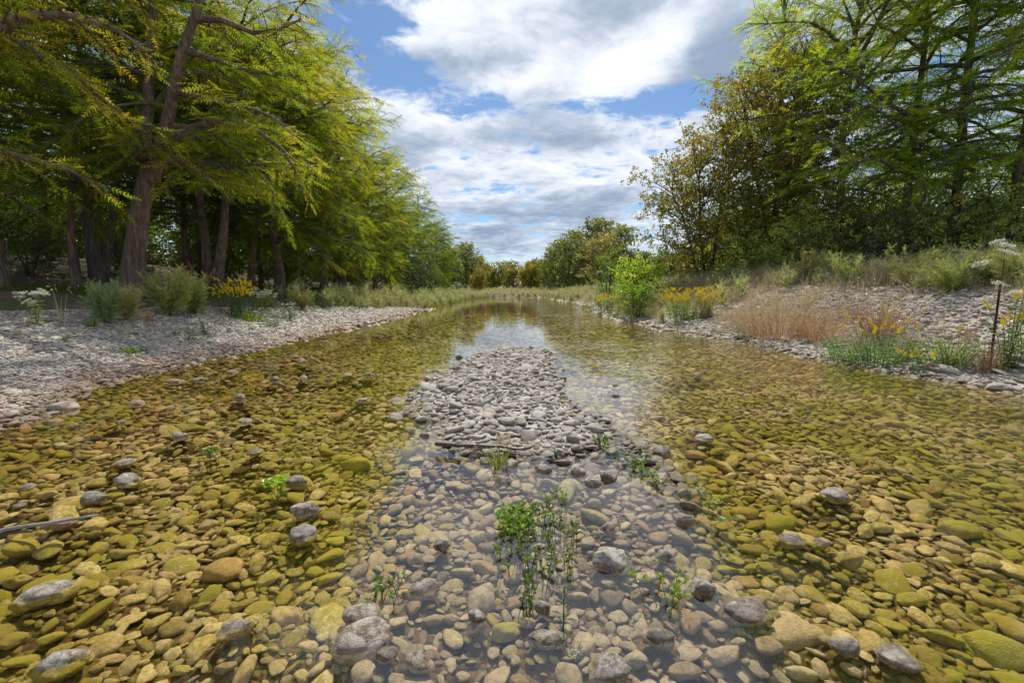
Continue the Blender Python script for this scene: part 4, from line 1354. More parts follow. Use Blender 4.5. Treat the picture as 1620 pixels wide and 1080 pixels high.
for (x, y, s, c, lab) in [(-4.5, 126, .95, (.9, 1.0, .9), 'duller small tree left of the middle of the river bend'), (3.8, 120, .9, (1.1, 1.05, .8), 'yellowish small tree right of the middle at the river bend'), (-1.8, 140, 1.05, (.8, 1.0, .9), 'dull tree behind the ones in the middle of the bend'),
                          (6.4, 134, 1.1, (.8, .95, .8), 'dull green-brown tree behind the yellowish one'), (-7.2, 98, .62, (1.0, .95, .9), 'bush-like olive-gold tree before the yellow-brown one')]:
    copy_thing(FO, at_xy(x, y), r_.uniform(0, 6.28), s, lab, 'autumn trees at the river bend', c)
broadleaf('pale silvery tan tree in front of the far right grove', at_xy(14.3, 72), 9.0, 3.0, 0.8, 0.14, 93, n_limbs=40, csize=0.6, stems=2, tint=0.45, mat=M_PALE, far=True, cgap=.32, sec_gap=.45, sec_len=1.6, name='pale_tree', color=(1.0, .85, .7))
wt = random.Random(3)
wood_pts, wr, ws = [], [], []
for k in range(150):
    a = wt.uniform(-1, 1)
    y = wt.uniform(150, 210)
    x = a * y * 1.0
    if abs(x) < 14:
        continue
    wood_pts.append((x, y, Hs(x, y)))
    wr.append((0, 0, wt.uniform(0, 6.28)))
    s = wt.uniform(.7, 1.1)
    ws.append((s, s, s))
fm = [o for o in FT.children if o.name.startswith('crown')][0].data


# ------------------------------------------------------------------ grass, weeds, flowers
def blades(n, rng, h=1.0, spread=0.16, lean=0.45, width=0.012, tint=(0.2, 0.9), segs=3):
    """a tuft of curved tapering blades"""
    az = rng.uniform(0, 6.283, n)
    rr = spread * np.sqrt(rng.rand(n))
    bx, by = rr * np.cos(az + rng.normal(0, .5, n)), rr * np.sin(az + rng.normal(0, .5, n))
    hh = h * rng.uniform(0.45, 1.0, n)
    ln = lean * rng.uniform(0.15, 1.1, n) * hh
    ts = np.linspace(0, 1, segs + 1)
    px_ = bx[:, None] + np.cos(az)[:, None] * ln[:, None] * ts[None] ** 1.7
    py_ = by[:, None] + np.sin(az)[:, None] * ln[:, None] * ts[None] ** 1.7
    pz_ = hh[:, None] * ts[None] * (1 - 0.22 * ts[None] * (ln / hh)[:, None]) - 0.03
    c = np.stack([px_, py_, pz_], -1)
    ori = rng.uniform(0, 3.14, n)
    side = np.stack([np.cos(ori), np.sin(ori), np.zeros(n)], -1)[:, None] * (width * (1 - 0.85 * ts))[None, :, None]
    L, R_ = c - side, c + side
    v = np.stack([L, R_], 2).reshape(n, -1, 3)
    f = []
    for s in range(segs):
        a = 2 * s
        f += [(a, a + 1, a + 3), (a, a + 3, a + 2)]
    f = np.array(f)
    V = v.reshape(-1, 3)
    Fc = (f[None] + (np.arange(n) * v.shape[1])[:, None, None]).reshape(-1, 3)
    T = np.repeat(rng.uniform(tint[0], tint[1], n), v.shape[1])
    return V, Fc, T, c[:, -1], az


def specks(points, rng, size, per, spread, tint=(0, 1)):
    """tiny florets or seeds about given points"""
    p = np.repeat(np.asarray(points, float), per, 0)
    p = p + rng.normal(0, 1, p.shape) * np.asarray(spread)
    n = len(p)
    a = rng.normal(0, 1, (n, 3))
    a /= np.linalg.norm(a, axis=1)[:, None]
    b = np.cross(a, rng.normal(0, 1, (n, 3)))
    b /= np.linalg.norm(b, axis=1)[:, None] + 1e-9
    s = size * rng.uniform(.6, 1.3, n)[:, None]
    v = np.stack([p + a * s, p + b * s, p - a * s * .8, p - b * s], 1).reshape(-1, 3)
    k = np.arange(n)[:, None] * 4
    f = np.concatenate([k + np.array([[0, 1, 2]]), k + np.array([[0, 2, 3]])])
    return v, f, np.repeat(rng.uniform(tint[0], tint[1], n), 4)


def tuft_template(seed, n, h, spread, lean, width, tint, seeds=0):
    r = np.random.RandomState(seed)
    V, Fc, T, tips, az = blades(n, r, h, spread, lean, width, tint)
    if seeds:
        tops = tips[np.argsort(-tips[:, 2])[:seeds]]
        sv, sf, st = specks(tops, r, 0.012, 7, (0.05, 0.05, 0.07), (0.5, 0.9))
        Fc = np.concatenate([Fc, sf + len(V)])
        V = np.concatenate([V, sv])
        T = np.concatenate([T, st])
    return V, Fc, T


def scatter_tufts(name, label, pts, rng, smin, smax, templates, mat, wide=1.0):
    pts = np.asarray(pts, float)
    n = len(pts)
    s = rng.uniform(smin, smax, n)
    rot = np.stack([rng.normal(0, .08, n), rng.normal(0, .08, n), rng.uniform(0, 6.283, n)], -1)
    scl = np.stack([s * wide, s * wide, s * rng.uniform(.75, 1.2, n)], -1)
    return gn_scatter(name, None, templates, pts, rot, scl, rng.randint(0, len(templates), n), [mat], label)


rng = np.random.RandomState(77)
STRAW_T = [tuft_template(k, 26, 1.0, 0.16, 0.6, 0.006, (0.1, 1.0), 9) for k in range(4)]
GRASS_T = [tuft_template(20 + k, 24, 1.0, 0.18, 0.6, 0.012, (0.1, 0.9)) for k in range(4)]
LAWN_T = [tuft_template(40 + k, 30, 1.0, 0.6, 0.7, 0.03, (0.0, 0.8)) for k in range(3)]


def band(n, y0, y1, e0, e1, side, dens=None, ypow=1.0):
    """random ground points on one bank, e metres from the water"""
    y = y0 + (y1 - y0) * rng.rand(n) ** ypow
    e = rng.uniform(e0, e1, n)
    xl_, xr_ = river_edges(y * 0, y)
    x = xl_ - e if side < 0 else xr_ + e
    if dens is not None:
        k = dens(x, y, e) > rng.rand(n)
        x, y = x[k], y[k]
    k = np.abs(x) < 1.2 * y + 1.5
    x, y = x[k], y[k]
    return np.stack([x, y, H(x, y)], -1)


def limL(y):
    return np.interp(y, [-10, 6, 10, 21, 31, 34], [4.8, 4.8, 4.7, 3.0, 0.9, 0.0])


def limR(y):
    return np.interp(y, [-10, 14, 22, 34, 45], [4.3, 4.3, 3.6, 1.2, 0.4])


# right bank: dry grass along the crest and thinly down the stones
p1 = band(4600, 7, 30, 2.6, 8.0, 1, lambda x, y, e: np.clip((e - limR(y) + 0.9) / 1.4, 0.02, 1) * (0.35 + 0.75 * wave(x, y, 1.1, 31)) * 1.1)
p2 = band(2600, 20, 75, 0.3, 7.0, 1, lambda x, y, e: np.clip((y - 20) / 8, 0, 1) * (0.55 + 0.45 * wave(x, y, .7, 33)))
p3 = band(2400, 7, 24, 0.3, 4.2, 1, lambda x, y, e: (wave(x, y, 1.3, 35) > 0.0) * (0.4 + 0.2 * e))
scatter_tufts('dry_grass', 'dry straw-coloured grass along the crest of the right bank', np.concatenate([p1, p2]), rng, 0.35, 0.85, STRAW_T, M_STRAW, 1.2)
scatter_tufts('sparse_grass', 'thin dry grass among the stones of the right bank', p3, rng, 0.25, 0.6, STRAW_T, M_STRAW)
# left bank: mixed grass behind the gravel
q1 = band(3600, 14, 75, 0.0, 6.0, -1, lambda x, y, e: np.clip((e - limL(y) + 0.5) / 0.8, 0, 1) * np.clip((y - 15) / 8, 0.1, 1) * (0.6 + 0.4 * wave(x, y, .9, 36)))
q2 = band(1500, 24, 78, 0.0, 3.0, -1, lambda x, y, e: np.clip((e - limL(y) + 0.2) / 0.5, 0, 1))
scatter_tufts('tall_grass', 'tall mixed grass behind the gravel of the left shore', q1, rng, 0.3, 0.62, GRASS_T, M_GRASS)
scatter_tufts('dry_grass', 'dry grass edging the far left shore', q2, rng, 0.35, 0.7, STRAW_T, M_STRAW)
q3 = band(4200, 9, 40, 5.6, 16.0, -1, lambda x, y, e: np.clip((e - limL(y) - .8) / 1.2, 0, 1) * (wave(x, y, .5, 37) > -0.15))
scatter_tufts('short_grass', 'short green grass and low herbs under the left trees', q3, rng, 0.10, 0.24, LAWN_T, M_GRASS, 1.6)
q4 = band(3000, 9, 34, 6.0, 16.0, 1, lambda x, y, e: (wave(x, y, .5, 39) > -0.3) * 1.0)
scatter_tufts('short_grass', 'low green growth under the right trees', q4, rng, 0.2, 0.5, GRASS_T, M_GRASS, 1.5)
fx = rng.uniform(-30, 34, 3600)
fy = 75 + 60 * rng.rand(3600) ** 1.6
fz = H(fx, fy)
scatter_tufts('dry_grass', 'pale dry grass where the river bends away', np.stack([fx, fy, fz], -1)[fz > 0.05], rng, 0.35, 0.8, STRAW_T, M_STRAW, 2.4)
e1 = band(700, 14, 74, -0.15, 0.25, 1, lambda x, y, e: np.clip((wave(x, y, .9, 41) + .3), 0, 1))
e2 = band(420, 34, 76, -0.2, 0.3, -1)
scatter_tufts('shore_grass', 'low green plants fringing the water', np.concatenate([e1, e2]), rng, 0.12, 0.3, GRASS_T, M_GRASS, 1.6)
# pale weeds no one could count, massed behind the gravel and along the far right bank
WEED_T = []
for k in range(4):
    r = np.random.RandomState(900 + k)
    g = Geo()
    for i in range(9):
        az = r.uniform(0, 6.28)
        ln = .35 * r.rand()
        p = np.array([[math.cos(az) * ln * q, math.sin(az) * ln * q, r.uniform(.98, 1.02) * (0.7 + .3 * math.cos(i)) * q] for q in (0, .35, .7, 1)])
        B, D = path_at(p, np.clip(np.linspace(.2, 1, 9), 0, .999))
        g.scatter(FROND_FAR[0], FROND_FAR[1], frames(D / np.linalg.norm(D, axis=1)[:, None] + r.normal(0, .7, D.shape), r, 1.0, .3), B, 0, r.uniform(.2, .9, 9), FROND_FAR[2])
    WEED_T.append((np.concatenate(g.v), np.concatenate(g.f), np.concatenate(g.t)))
w1 = band(1000, 10, 75, 0.0, 4.5, -1, lambda x, y, e: np.clip((e - limL(y) + 0.3) / 0.6, 0, 1) * np.clip((y - 13) / 6, 0.12, 1) * (0.45 + 0.55 * wave(x, y, .8, 51)))
w2 = band(800, 16, 76, 0.3, 5.0, 1, lambda x, y, e: np.clip((y - 14) / 10, 0, 1) * (0.45 + 0.5 * wave(x, y, .8, 53)))
w3 = band(170, 7, 22, 3.8, 7.5, 1, lambda x, y, e: 0.6 + 0.5 * wave(x, y, .8, 55))
scatter_tufts('weeds', 'pale green weeds massed in the grass behind the left gravel', w1, rng, 0.4, 0.95, WEED_T, M_PALE)
fx = rng.uniform(-26, 28, 700)
fy = 75.5 + 45 * rng.rand(700) ** 1.7
fz = H(fx, fy)
w4 = np.stack([fx, fy, fz], -1)[fz > 0.05]
scatter_tufts('weeds', 'mixed green weeds where the river bends away', w4, rng, 0.35, 0.85, WEED_T, M_PALE, 1.6)
scatter_tufts('weeds', 'greyish tan weeds massed along the right bank', np.concatenate([w2, w3]), rng, 0.35, 0.9, WEED_T, M_PALE)
# rear wood
fx = rng.uniform(-240, 240, 420)
fy = rng.uniform(135, 230, 420)
sel = np.abs(fx) > 7
fv = np.empty(len(fm.vertices) * 3, np.float32)
fm.vertices.foreach_get('co', fv)
ff = np.empty(len(fm.polygons) * 3, np.int32)
fm.polygons.foreach_get('vertices', ff)
ft = np.empty(len(fm.vertices), np.float32)
fm.attributes['tint'].data.foreach_get('value', ft)
pts = np.stack([fx, fy, H(fx, fy) - 0.6], -1)[sel]
# a screen of the same trees behind both shores
sx = np.concatenate([rng.uniform(-75, -38, 70), rng.uniform(34, 90, 60)])
sy = np.concatenate([rng.uniform(20, 130, 70), rng.uniform(60, 125, 60)])
pts = np.concatenate([pts, np.stack([sx, sy, H(sx, sy) - .6], -1)])
sc_ = rng.uniform(.6, .95, len(pts))
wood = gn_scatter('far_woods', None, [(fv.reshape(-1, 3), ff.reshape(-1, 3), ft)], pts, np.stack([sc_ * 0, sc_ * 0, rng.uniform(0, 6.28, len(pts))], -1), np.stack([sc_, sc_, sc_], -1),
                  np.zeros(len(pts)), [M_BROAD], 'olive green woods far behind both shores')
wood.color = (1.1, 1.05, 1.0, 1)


def stem_leaves(geo, path, rng, n, length, width, tint, t0=0.1, t1=0.95, mat=0, down=0.1):
    """narrow pointed leaves up a stem"""
    t = np.clip(np.linspace(t0, t1, n), 0, .999)
    B, D = path_at(path, t)
    az = np.arange(n) * 2.4 + rng.rand() * 6
    d = np.stack([np.cos(az), np.sin(az), rng.normal(0.35 - down, .2, n)], -1)
    d /= np.linalg.norm(d, axis=1)[:, None]
    s = np.cross(d, [0, 0, 1.0])
    L = (length * rng.uniform(.6, 1.15, n) * (1.1 - .5 * t))[:, None]
    Wd = L / length * width
    v = np.stack([B, B + d * L * .5 + s * Wd + [0, 0, 0], B + d * L - np.array([0, 0, 1]) * L * .25, B + d * L * .5 - s * Wd], 1).reshape(-1, 3)
    k = np.arange(n)[:, None] * 4
    f = np.concatenate([k + np.array([[0, 1, 2]]), k + np.array([[0, 2, 3]])])
    geo.add(v, f, mat, np.clip(np.repeat(tint + rng.normal(0, .15, n), 4), 0, 1))


def sp3(g, vft):
    g.add(vft[0], vft[1], 0, vft[2])


FL_MESH = {}


def flower_mesh(kind, var):
    key = (kind, var)
    if key in FL_MESH:
        return FL_MESH[key]
    r = np.random.RandomState(500 + var * 7 + len(kind))
    g = Geo()
    if kind == 'umbel':                       # flat-topped white head
        for i in range(9):
            a = i * 2.4
            q = 0.5 * math.sqrt(i / 9)
            c = np.array([[math.cos(a) * q, math.sin(a) * q, 0.1 - 0.15 * q]])
            sp3(g, specks(c, r, 0.055, 12, (0.09, 0.09, 0.04)))
            g.tube(np.array([[0, 0, -.45], c[0]]), [0.012, 0.008], 3, 0, .1, cap=False)
        m = M_WHITE
    elif kind == 'gold':                      # arching golden plume
        for i in range(12):
            t = i / 11
            c = np.array([[0.45 * t * t, 0, t * (1 - .25 * t)]])
            sp3(g, specks(c, r, 0.06, 9, (0.11 * (1.1 - t), 0.11 * (1.1 - t), 0.05)))
        m = M_GOLD
    else:                                     # rusty or straw spike
        for i in range(12):
            t = i / 11
            sp3(g, specks(np.array([[0.1 * t * t, 0, t]]), r, 0.045, 7, (0.08 * (1.15 - t), 0.08 * (1.15 - t), 0.04)))
        m = M_RUST
    FL_MESH[key] = g.mesh('blossom', [m])
    return FL_MESH[key]


def weed(label, px, py, h_px, n, kind, seed, name, cat, spread=0.25, leaf=(0.11, 0.014), nleaf=16, mat=None, tint=.5, lean=0.25, fsize=None, stemr=0.004, group=None, colour=(1, 1, 1), per=1, loc=None):
    rng = np.random.RandomState(seed)
    o = G(px, py) if loc is None else loc
    t = o.y / math.cos(PITCH)
    h = h_px / 720 * t
    root = thing(name, label, cat, o, group)
    g = Geo()
    heads = []
    for i in range(n):
        az = rng.uniform(0, 6.283)
        b = np.array([math.cos(az), math.sin(az), 0]) * spread * h * .4 * rng.rand()
        L = h * rng.uniform(.6, 1.0) * (1.0 if i else 1.02)
        ln = lean * rng.uniform(.2, 1.0) * L
        p = np.array([b + np.array([math.cos(az) * ln * q ** 1.5, math.sin(az) * ln * q ** 1.5, L * q - 0.02]) for q in (0, .25, .5, .75, 1)])
        g.tube(p, np.linspace(1, .4, 5) * stemr * (1 + h), 4, 0, tint * .5, cap=False)
        stem_leaves(g, p, rng, nleaf, leaf[0] * (.6 + .6 * h), leaf[1] * (.6 + .6 * h), tint)
        heads.append((p[-1], p[-1] - p[-2], az))
        for _ in range(per - 1):
            q = rng.uniform(.7, .95)
            c, d = path_at(p, np.array([q]))
            a2 = az + rng.normal(0, 1.3)
            e = c[0] + np.array([math.cos(a2) * .12, math.sin(a2) * .12, .08]) * h
            g.tube(np.array([c[0], e]), [stemr * .6, stemr * .4], 3, 0, tint * .5, cap=False)
            heads.append((e, d[0], a2))
    fo = link('foliage', g.mesh('foliage', [mat or M_HERB]), root)
    fo.color = (*colour, 1)
    if kind:
        fs = fsize or h * .2
        for k, (p, d, az) in enumerate(heads):
            fh = link('blossom' if kind != 'spike' else 'seed_head', flower_mesh(kind, k % 4), root, p - np.array([0, 0, fs * .1]))
            fh.rotation_euler = (rng.normal(0, .2), rng.normal(0.15, .2), az)
            fh.scale = (fs * rng.uniform(.75, 1.2),) * 3
    return root


def feathery(label, px, py, h_px, w_px, seed, mat=None, color=(1, 1, 1), tint=.6, stems=16, name='feathery_shrub', fs=0.30, loc=None):
    rng = np.random.RandomState(seed)
    o = G(px, py) if loc is None else loc
    t = o.y / math.cos(PITCH)
    h, wd = h_px / 720 * t, w_px / 720 * t
    root = thing(name, label, 'shrub', o)
    g = Geo()
    sg = Geo()
    for i in range(stems):
        az = rng.uniform(0, 6.283)
        L = h * rng.uniform(.6, 1.05)
        ln = wd * .45 * math.sqrt(rng.rand())
        p = np.array([np.array([math.cos(az) * ln * q ** 1.2, math.sin(az) * ln * q ** 1.2, L * q - .03]) for q in (0, .25, .5, .75, 1)])
        sg.tube(p, np.linspace(1, .3, 5) * 0.008, 4, 0, .3, cap=False)
        nf = 34
        ts = np.clip(np.linspace(.18, 1, nf), 0, .999)
        B, D = path_at(p, ts)
        D = D / np.linalg.norm(D, axis=1)[:, None]
        fd = D * .8 + rng.normal(0, .7, (nf, 3))
        g.scatter(FROND[0], FROND[1], frames(fd, rng, 1.0, fs * (h ** .5) * rng.uniform(.6, 1.1, nf) * (1.15 - .5 * ts)), B, 0, tint + rng.normal(0, .12) + rng.normal(0, .08, nf) + (ts - .5) * .3, FROND[2])
    link('stem', sg.mesh('stem', [M_BARK_GREY]), root)
    f = link('foliage', g.mesh('foliage', [mat or M_PALE]), root)
    f.color = (*color, 1)
    return root


def clump(label, px, py, h_px, n, seed, mat=None, color=(1, 1, 1), lean=.7, spread=.18, width=.006, seeds=0, name='grass_clump', tint=(0.1, .9), loc=None, seedmat=None):
    rng = np.random.RandomState(seed)
    o = G(px, py) if loc is None else loc
    h = h_px / 720 * o.y / math.cos(PITCH)
    root = thing(name, label, 'grass', o)
    V, Fc, T, tips, az = blades(n, rng, h, spread * h, lean, width, tint)
    f = link('blades', mesh_np('blades', V, Fc, [mat or M_STRAW], None, T), root)
    f.name = 'foliage'
    f.color = (*color, 1)
    if seeds:
        tops = tips[np.argsort(-tips[:, 2])[:seeds]]
        sv, sf, st = specks(tops, rng, .014, 10, (.05 * h, .05 * h, .09 * h), (.2, .9))
        tag(link('seed_head', mesh_np('seed_head', sv, sf, [seedmat or M_STRAW], None, st), root), kind='stuff')
    return root


# --- left shore, from the frame edge to the far end of the gravel
weed('tall weed with cream flat flower heads by the left edge of the gravel', 60, 514, 62, 4, 'umbel', 1, 'white_flowered_weed', 'plant', leaf=(.14, .03), fsize=.16, tint=.7, per=3, colour=(1.3, 1.2, .8))
clump('single tall dry seed stalk with a green foot on the left gravel', 98, 514, 62, 14, 2, lean=.25, spread=.06, seeds=3)
clump('little dry brown tuft near the left edge of the gravel', 28, 531, 22, 40, 3, color=(.8, .8, .8))
clump('small green tuft alone on the pale left gravel', 101, 540, 20, 26, 4, M_GRASS)
clump('small green leafy tuft at the foot of the blue-green shrub', 146, 518, 22, 40, 5, M_GRASS, (1.3, 1.4, .8), width=.014)
feathery('blue-green shrub with pale plumes in front of the leaning cypress', 168, 512, 62, 50, 6, M_PALE, (.75, .92, .92), .55, 24)
feathery('cream plumed shrub beside the blue-green shrub', 202, 508, 54, 50, 7, M_PALE, (1.1, 1.0, .85), .75, 22)
clump('orange-straw grass tuft right of the cream plumed shrub', 236, 509, 30, 50, 8, color=(1.2, .95, .7), lean=.35)
feathery('largest pale green feathery shrub on the left gravel', 270, 500, 76, 80, 9, M_PALE, (1.0, 1.0, .75), .65, 36)
feathery('second pale green feathery shrub, behind the rusty spike', 308, 497, 62, 60, 10, M_PALE, (.9, .95, .7), .6, 28)
weed('rust-brown plumed weed between the feathery shrub and the goldenrod', 322, 497, 66, 2, 'spike', 11, 'rusty_weed', 'plant', leaf=(.1, .02), fsize=.5, tint=.4, spread=.1)
clump('spidery grass tuft on the open left gravel', 279, 531, 18, 40, 12, M_GRASS, (1.1, 1.0, .8), lean=1.1)
weed('dark-leaved weed standing alone on the left gravel', 300, 538, 38, 3, None, 13, 'leafy_weed', 'plant', leaf=(.12, .022), nleaf=22, tint=.3, spread=.3)
weed('pale flowered bushy weed beside the dark-leaved one', 325, 530, 36, 6, 'umbel', 14, 'white_flowered_weed', 'plant', leaf=(.1, .018), tint=.45, fsize=.10, spread=.5, per=2)
weed('goldenrod in full yellow bloom on the left shore', 370, 500, 58, 26, 'gold', 15, 'goldenrod', 'wildflower', leaf=(.1, .012), tint=.4, fsize=.15, spread=.9, nleaf=22, colour=(.8, .95, .9), per=4)
weed('white flat-topped flowers behind the goldenrod', 402, 494, 44, 9, 'umbel', 16, 'white_flowered_weed', 'plant', leaf=(.11, .02), tint=.5, fsize=.17, spread=.6, per=2)
weed('tall pale weeds with white tops beside the straight red trunk', 420, 492, 42, 10, 'umbel', 17, 'white_flowered_weed', 'plant', leaf=(.12, .02), tint=.65, fsize=.15, spread=.7, per=2)
clump('low green grass patch spilling onto the gravel below the goldenrod', 392, 506, 22, 160, 18, M_GRASS, (1.1, 1.3, .8), spread=.9, width=.014)
weed('leafy green weeds at the gravel edge, nearest the water of their strip', 428, 516, 30, 12, None, 19, 'leafy_weed', 'plant', leaf=(.12, .02), tint=.45, spread=1.2, nleaf=20)
weed('leafy green weeds with small white flowers farther along the gravel edge', 462, 505, 28, 12, 'umbel', 20, 'white_flowered_weed', 'plant', leaf=(.12, .02), tint=.5, spread=1.2, fsize=.10)
feathery('rounded straw-green shrub at the gravel edge beyond the white flowers', 478, 490, 36, 46, 21, M_PALE, (.95, .9, .7), .55, 16)
feathery('small straw-green shrub farther along the grassy strip', 520, 485, 26, 36, 22, M_PALE, (.9, .85, .65), .5, 12)
feathery('brownish tuft-like shrub at the far end of the gravel strip', 590, 482, 22, 40, 23, M_STRAW, (.9, .8, .7), .4, 12)
clump('flat mossy green grass patch on the open left gravel', 205, 557, 12, 160, 24, M_GRASS, (.7, 1.0, .7), lean=1.3, spread=1.4, width=.012)
clump('grassy patch at the water edge under the gravel point', 325, 572, 10, 90, 25, M_GRASS, (1.2, 1.1, .6), lean=1.2, spread=1.8)
weed('pale bushes of white bloom at the far shore left of the river bend', 725, 463, 18, 12, 'umbel', 26, 'white_flowered_weed', 'plant', leaf=(.3, .06), tint=.6, fsize=.4, spread=1.6, stemr=.01, per=2)

# --- right bank
weed('large goldenrod clump at the water edge of the right bank', 1086, 508, 52, 46, 'gold', 31, 'goldenrod', 'wildflower', leaf=(.13, .014), nleaf=30, tint=.6, fsize=.17, spread=1.7, colour=(1.2, 1.15, 1.0), per=4, lean=.4)
weed('goldenrod spilling out at the foot of the small bright green bush', 966, 494, 28, 26, 'gold', 32, 'goldenrod', 'wildflower', leaf=(.13, .014), tint=.3, fsize=.22, spread=2.0, colour=(.8, .9, .7), per=2)
clump('red-brown reedy clump behind the large goldenrod', 1112, 505, 46, 90, 33, color=(.75, .6, .5), lean=.3, seeds=14, width=.009)
clump('brownish grass mound between the bright bush and the large goldenrod', 1020, 498, 36, 420, 34, color=(.8, .66, .55), spread=1.2, seeds=80, width=.007)
clump('broad fountain of brown grass drooping over the right bank stones', 1235, 530, 74, 900, 35, color=(.85, .72, .62), lean=1.3, spread=.85, seeds=120, width=.006)
clump('russet grass fountain beside the broad brown one', 1300, 535, 46, 380, 36, color=(.85, .62, .5), lean=1.1, spread=.7, seeds=50)
clump('upright red-stemmed grass with yellow-green blades on the right slope', 1390, 532, 84, 300, 37, color=(.75, .55, .48), lean=.7, spread=.28, seeds=80, width=.006)
clump('yellow-green blades rising beside the red-stemmed grass', 1402, 515, 56, 26, 38, M_GRASS, (1.5, 1.4, .6), lean=.35, spread=.12, width=.012)
weed('low dark green herb mass with yellow sprays trailing into the right channel', 1380, 572, 44, 110, None, 39, 'shore_herb', 'plant', leaf=(.10, .012), nleaf=26, tint=.4, spread=4.2, lean=.9, colour=(.95, 1.15, 1.0))
weed('goldenrod arching over the dark green herb mass', 1400, 562, 56, 16, 'gold', 40, 'goldenrod', 'wildflower', leaf=(.10, .010), tint=.5, fsize=.16, spread=3.0, lean=.8)
weed('small goldenrod leaning to the water at the end of the herb mass', 1455, 592, 36, 5, 'gold', 41, 'goldenrod', 'wildflower', leaf=(.09, .010), tint=.5, fsize=.17, spread=.9, lean=.9)
weed('grey-green herb with arching blades next to the tall dead stalk', 1500, 580, 52, 40, None, 42, 'shore_herb', 'plant', leaf=(.14, .012), nleaf=20, tint=.6, spread=1.8, lean=.8, colour=(1.1, 1.05, .85))
weed('tall brown dead stalks topped with a flat cream flower head', 1565, 580, 200, 2, 'umbel', 43, 'tall_stalk', 'plant', leaf=(.05, .012), nleaf=34, tint=.1, mat=M_STRAW, spread=.06, lean=.05, fsize=.26, colour=(.55, .42, .35), per=4, stemr=.005)
weed('tall goldenrod beside the brown dead stalks', 1592, 585, 130, 9, 'gold', 44, 'goldenrod', 'wildflower', leaf=(.11, .012), nleaf=26, tint=.5, fsize=.16, spread=.3, lean=.3, per=2)
weed('goldenrod cut by the right edge of the view', 1622, 560, 100, 5, 'gold', 45, 'goldenrod', 'wildflower', leaf=(.11, .012), nleaf=22, tint=.5, fsize=.16, spread=.4, lean=.4)
clump('withered reedy clump at the foot of the tall dead stalks', 1560, 590, 60, 60, 46, color=(.55, .42, .32), lean=.4, spread=.2, width=.008)
weed('glossy light green sprig at the right edge of the stones', 1612, 552, 28, 4, None, 47, 'leafy_weed', 'plant', leaf=(.10, .03), tint=.85, spread=.6, colour=(1.3, 1.5, .8))
for i, (px_, py_, hp, wp, col, tn, lab) in enumerate([
        (1345, 452, 52, 90, (.9, .95, .65), .5, 'pale green weed mound on the crest behind the red-stemmed grass'),
        (1440, 455, 66, 110, (1.0, 1.0, .7), .65, 'bleached green weed mound in the middle of the right crest'),
        (1500, 462, 50, 90, (.95, 1.05, .65), .7, 'light green weed mound spilling down the right crest'),
        (1560, 452, 62, 90, (1.05, 1.0, .75), .7, 'cream tipped weed mound near the tall dead stalks'),
        (1612, 456, 66, 80, (.95, 1.0, .7), .6, 'pale weed mound cut by the right edge on the crest'),
        (1280, 446, 50, 90, (.95, .85, .7), .5, 'straw-coloured weed mound on the crest below the forked cypress'),
        (1215, 446, 40, 80, (.9, .85, .65), .45, 'dull tan weed mound on the crest below the sycamore'),
        (1150, 452, 34, 60, (.8, .95, .95), .45, 'grey-green leafy mound behind the large goldenrod')]):
    o = G(px_, py_)
    feathery(lab, px_, py_, hp, wp, 60 + i, M_PALE, col, tn, 22, name='weed_mound', fs=.26)
weed('rosette of green blades at the waterline left of the brown grass fountain', 1175, 538, 14, 20, None, 58, 'shore_herb', 'plant', leaf=(.10, .015), tint=.4, spread=2.0, lean=1.0)
for i, (px_, py_) in enumerate([(1330, 500), (1265, 505), (1440, 520), (1530, 540)]):
    clump(['slim dry tuft on the stones between the two brown grass fountains', 'grey dry tuft high on the stones above the broad brown grass', 'sparse red-brown stems right of the red-stemmed grass',
           'sparse tan stems above the grey-green herb'][i], px_, py_, 46, 40, 90 + i, color=(.8, .66, .55), lean=.5, seeds=8)


# --- plants in the shallows
def water_sprigs(label, px, py, w_px, h_px, n, seed, tint=.6, colour=(1, 1, 1), leaf=.014, hgt=(.03, .09), name='watercress', cat='water plant'):
    rng = np.random.RandomState(seed)
    x, y, t = W(px, py)
    o = Vector((x, y, 0))
    wx_, wy_ = w_px / 720 * t * .5, h_px / 720 * t * .5 / math.sin(math.atan2(CAM_H, y))
    root = thing(name, label, cat, o)
    for i in range(n):
        g = Geo()
        a, q = rng.uniform(0, 6.283), math.sqrt(rng.rand())
        b = np.array([math.cos(a) * q * wx_, math.sin(a) * q * wy_, 0])
        zb = Hs(x + b[0], y + b[1])
        hh = rng.uniform(*hgt)
        ln = rng.normal(0, .6, 2) * (hh + .03)
        p = np.array([b + [0, 0, zb], b + [ln[0] * .3, ln[1] * .3, zb * .3], b + [ln[0] * .6, ln[1] * .6, hh * .4], b + [ln[0], ln[1], hh]])
        g.tube(p, np.array([1.2, 1, .8, .5]) * .0022, 4, 0, .25, cap=False)
        k = 12
        ts = np.clip(np.linspace(.62, 1, k), 0, .999)
        B, _ = path_at(p, ts)
        d = rng.normal(0, 1, (k, 3))
        d[:, 2] = np.abs(d[:, 2]) * .5
        d /= np.linalg.norm(d, axis=1)[:, None]
        u = np.cross(d, rng.normal(0, 1, (k, 3)))
        u /= np.linalg.norm(u, axis=1)[:, None]
        L = leaf * rng.uniform(.7, 1.3, (k, 1))
        v = np.stack([B, B + d * L * .8 + u * L * .7, B + d * L * 1.9, B + d * L * .8 - u * L * .7], 1).reshape(-1, 3)
        kk = np.arange(k)[:, None] * 4
        g.add(v, np.concatenate([kk + np.array([[0, 1, 2]]), kk + np.array([[0, 2, 3]])]), 0, np.clip(np.repeat(tint + rng.normal(0, .2, k), 4), 0, 1))
        f = link('sprig', g.mesh('sprig', [M_HERB]), root)
        f.color = (*colour, 1)
    return root


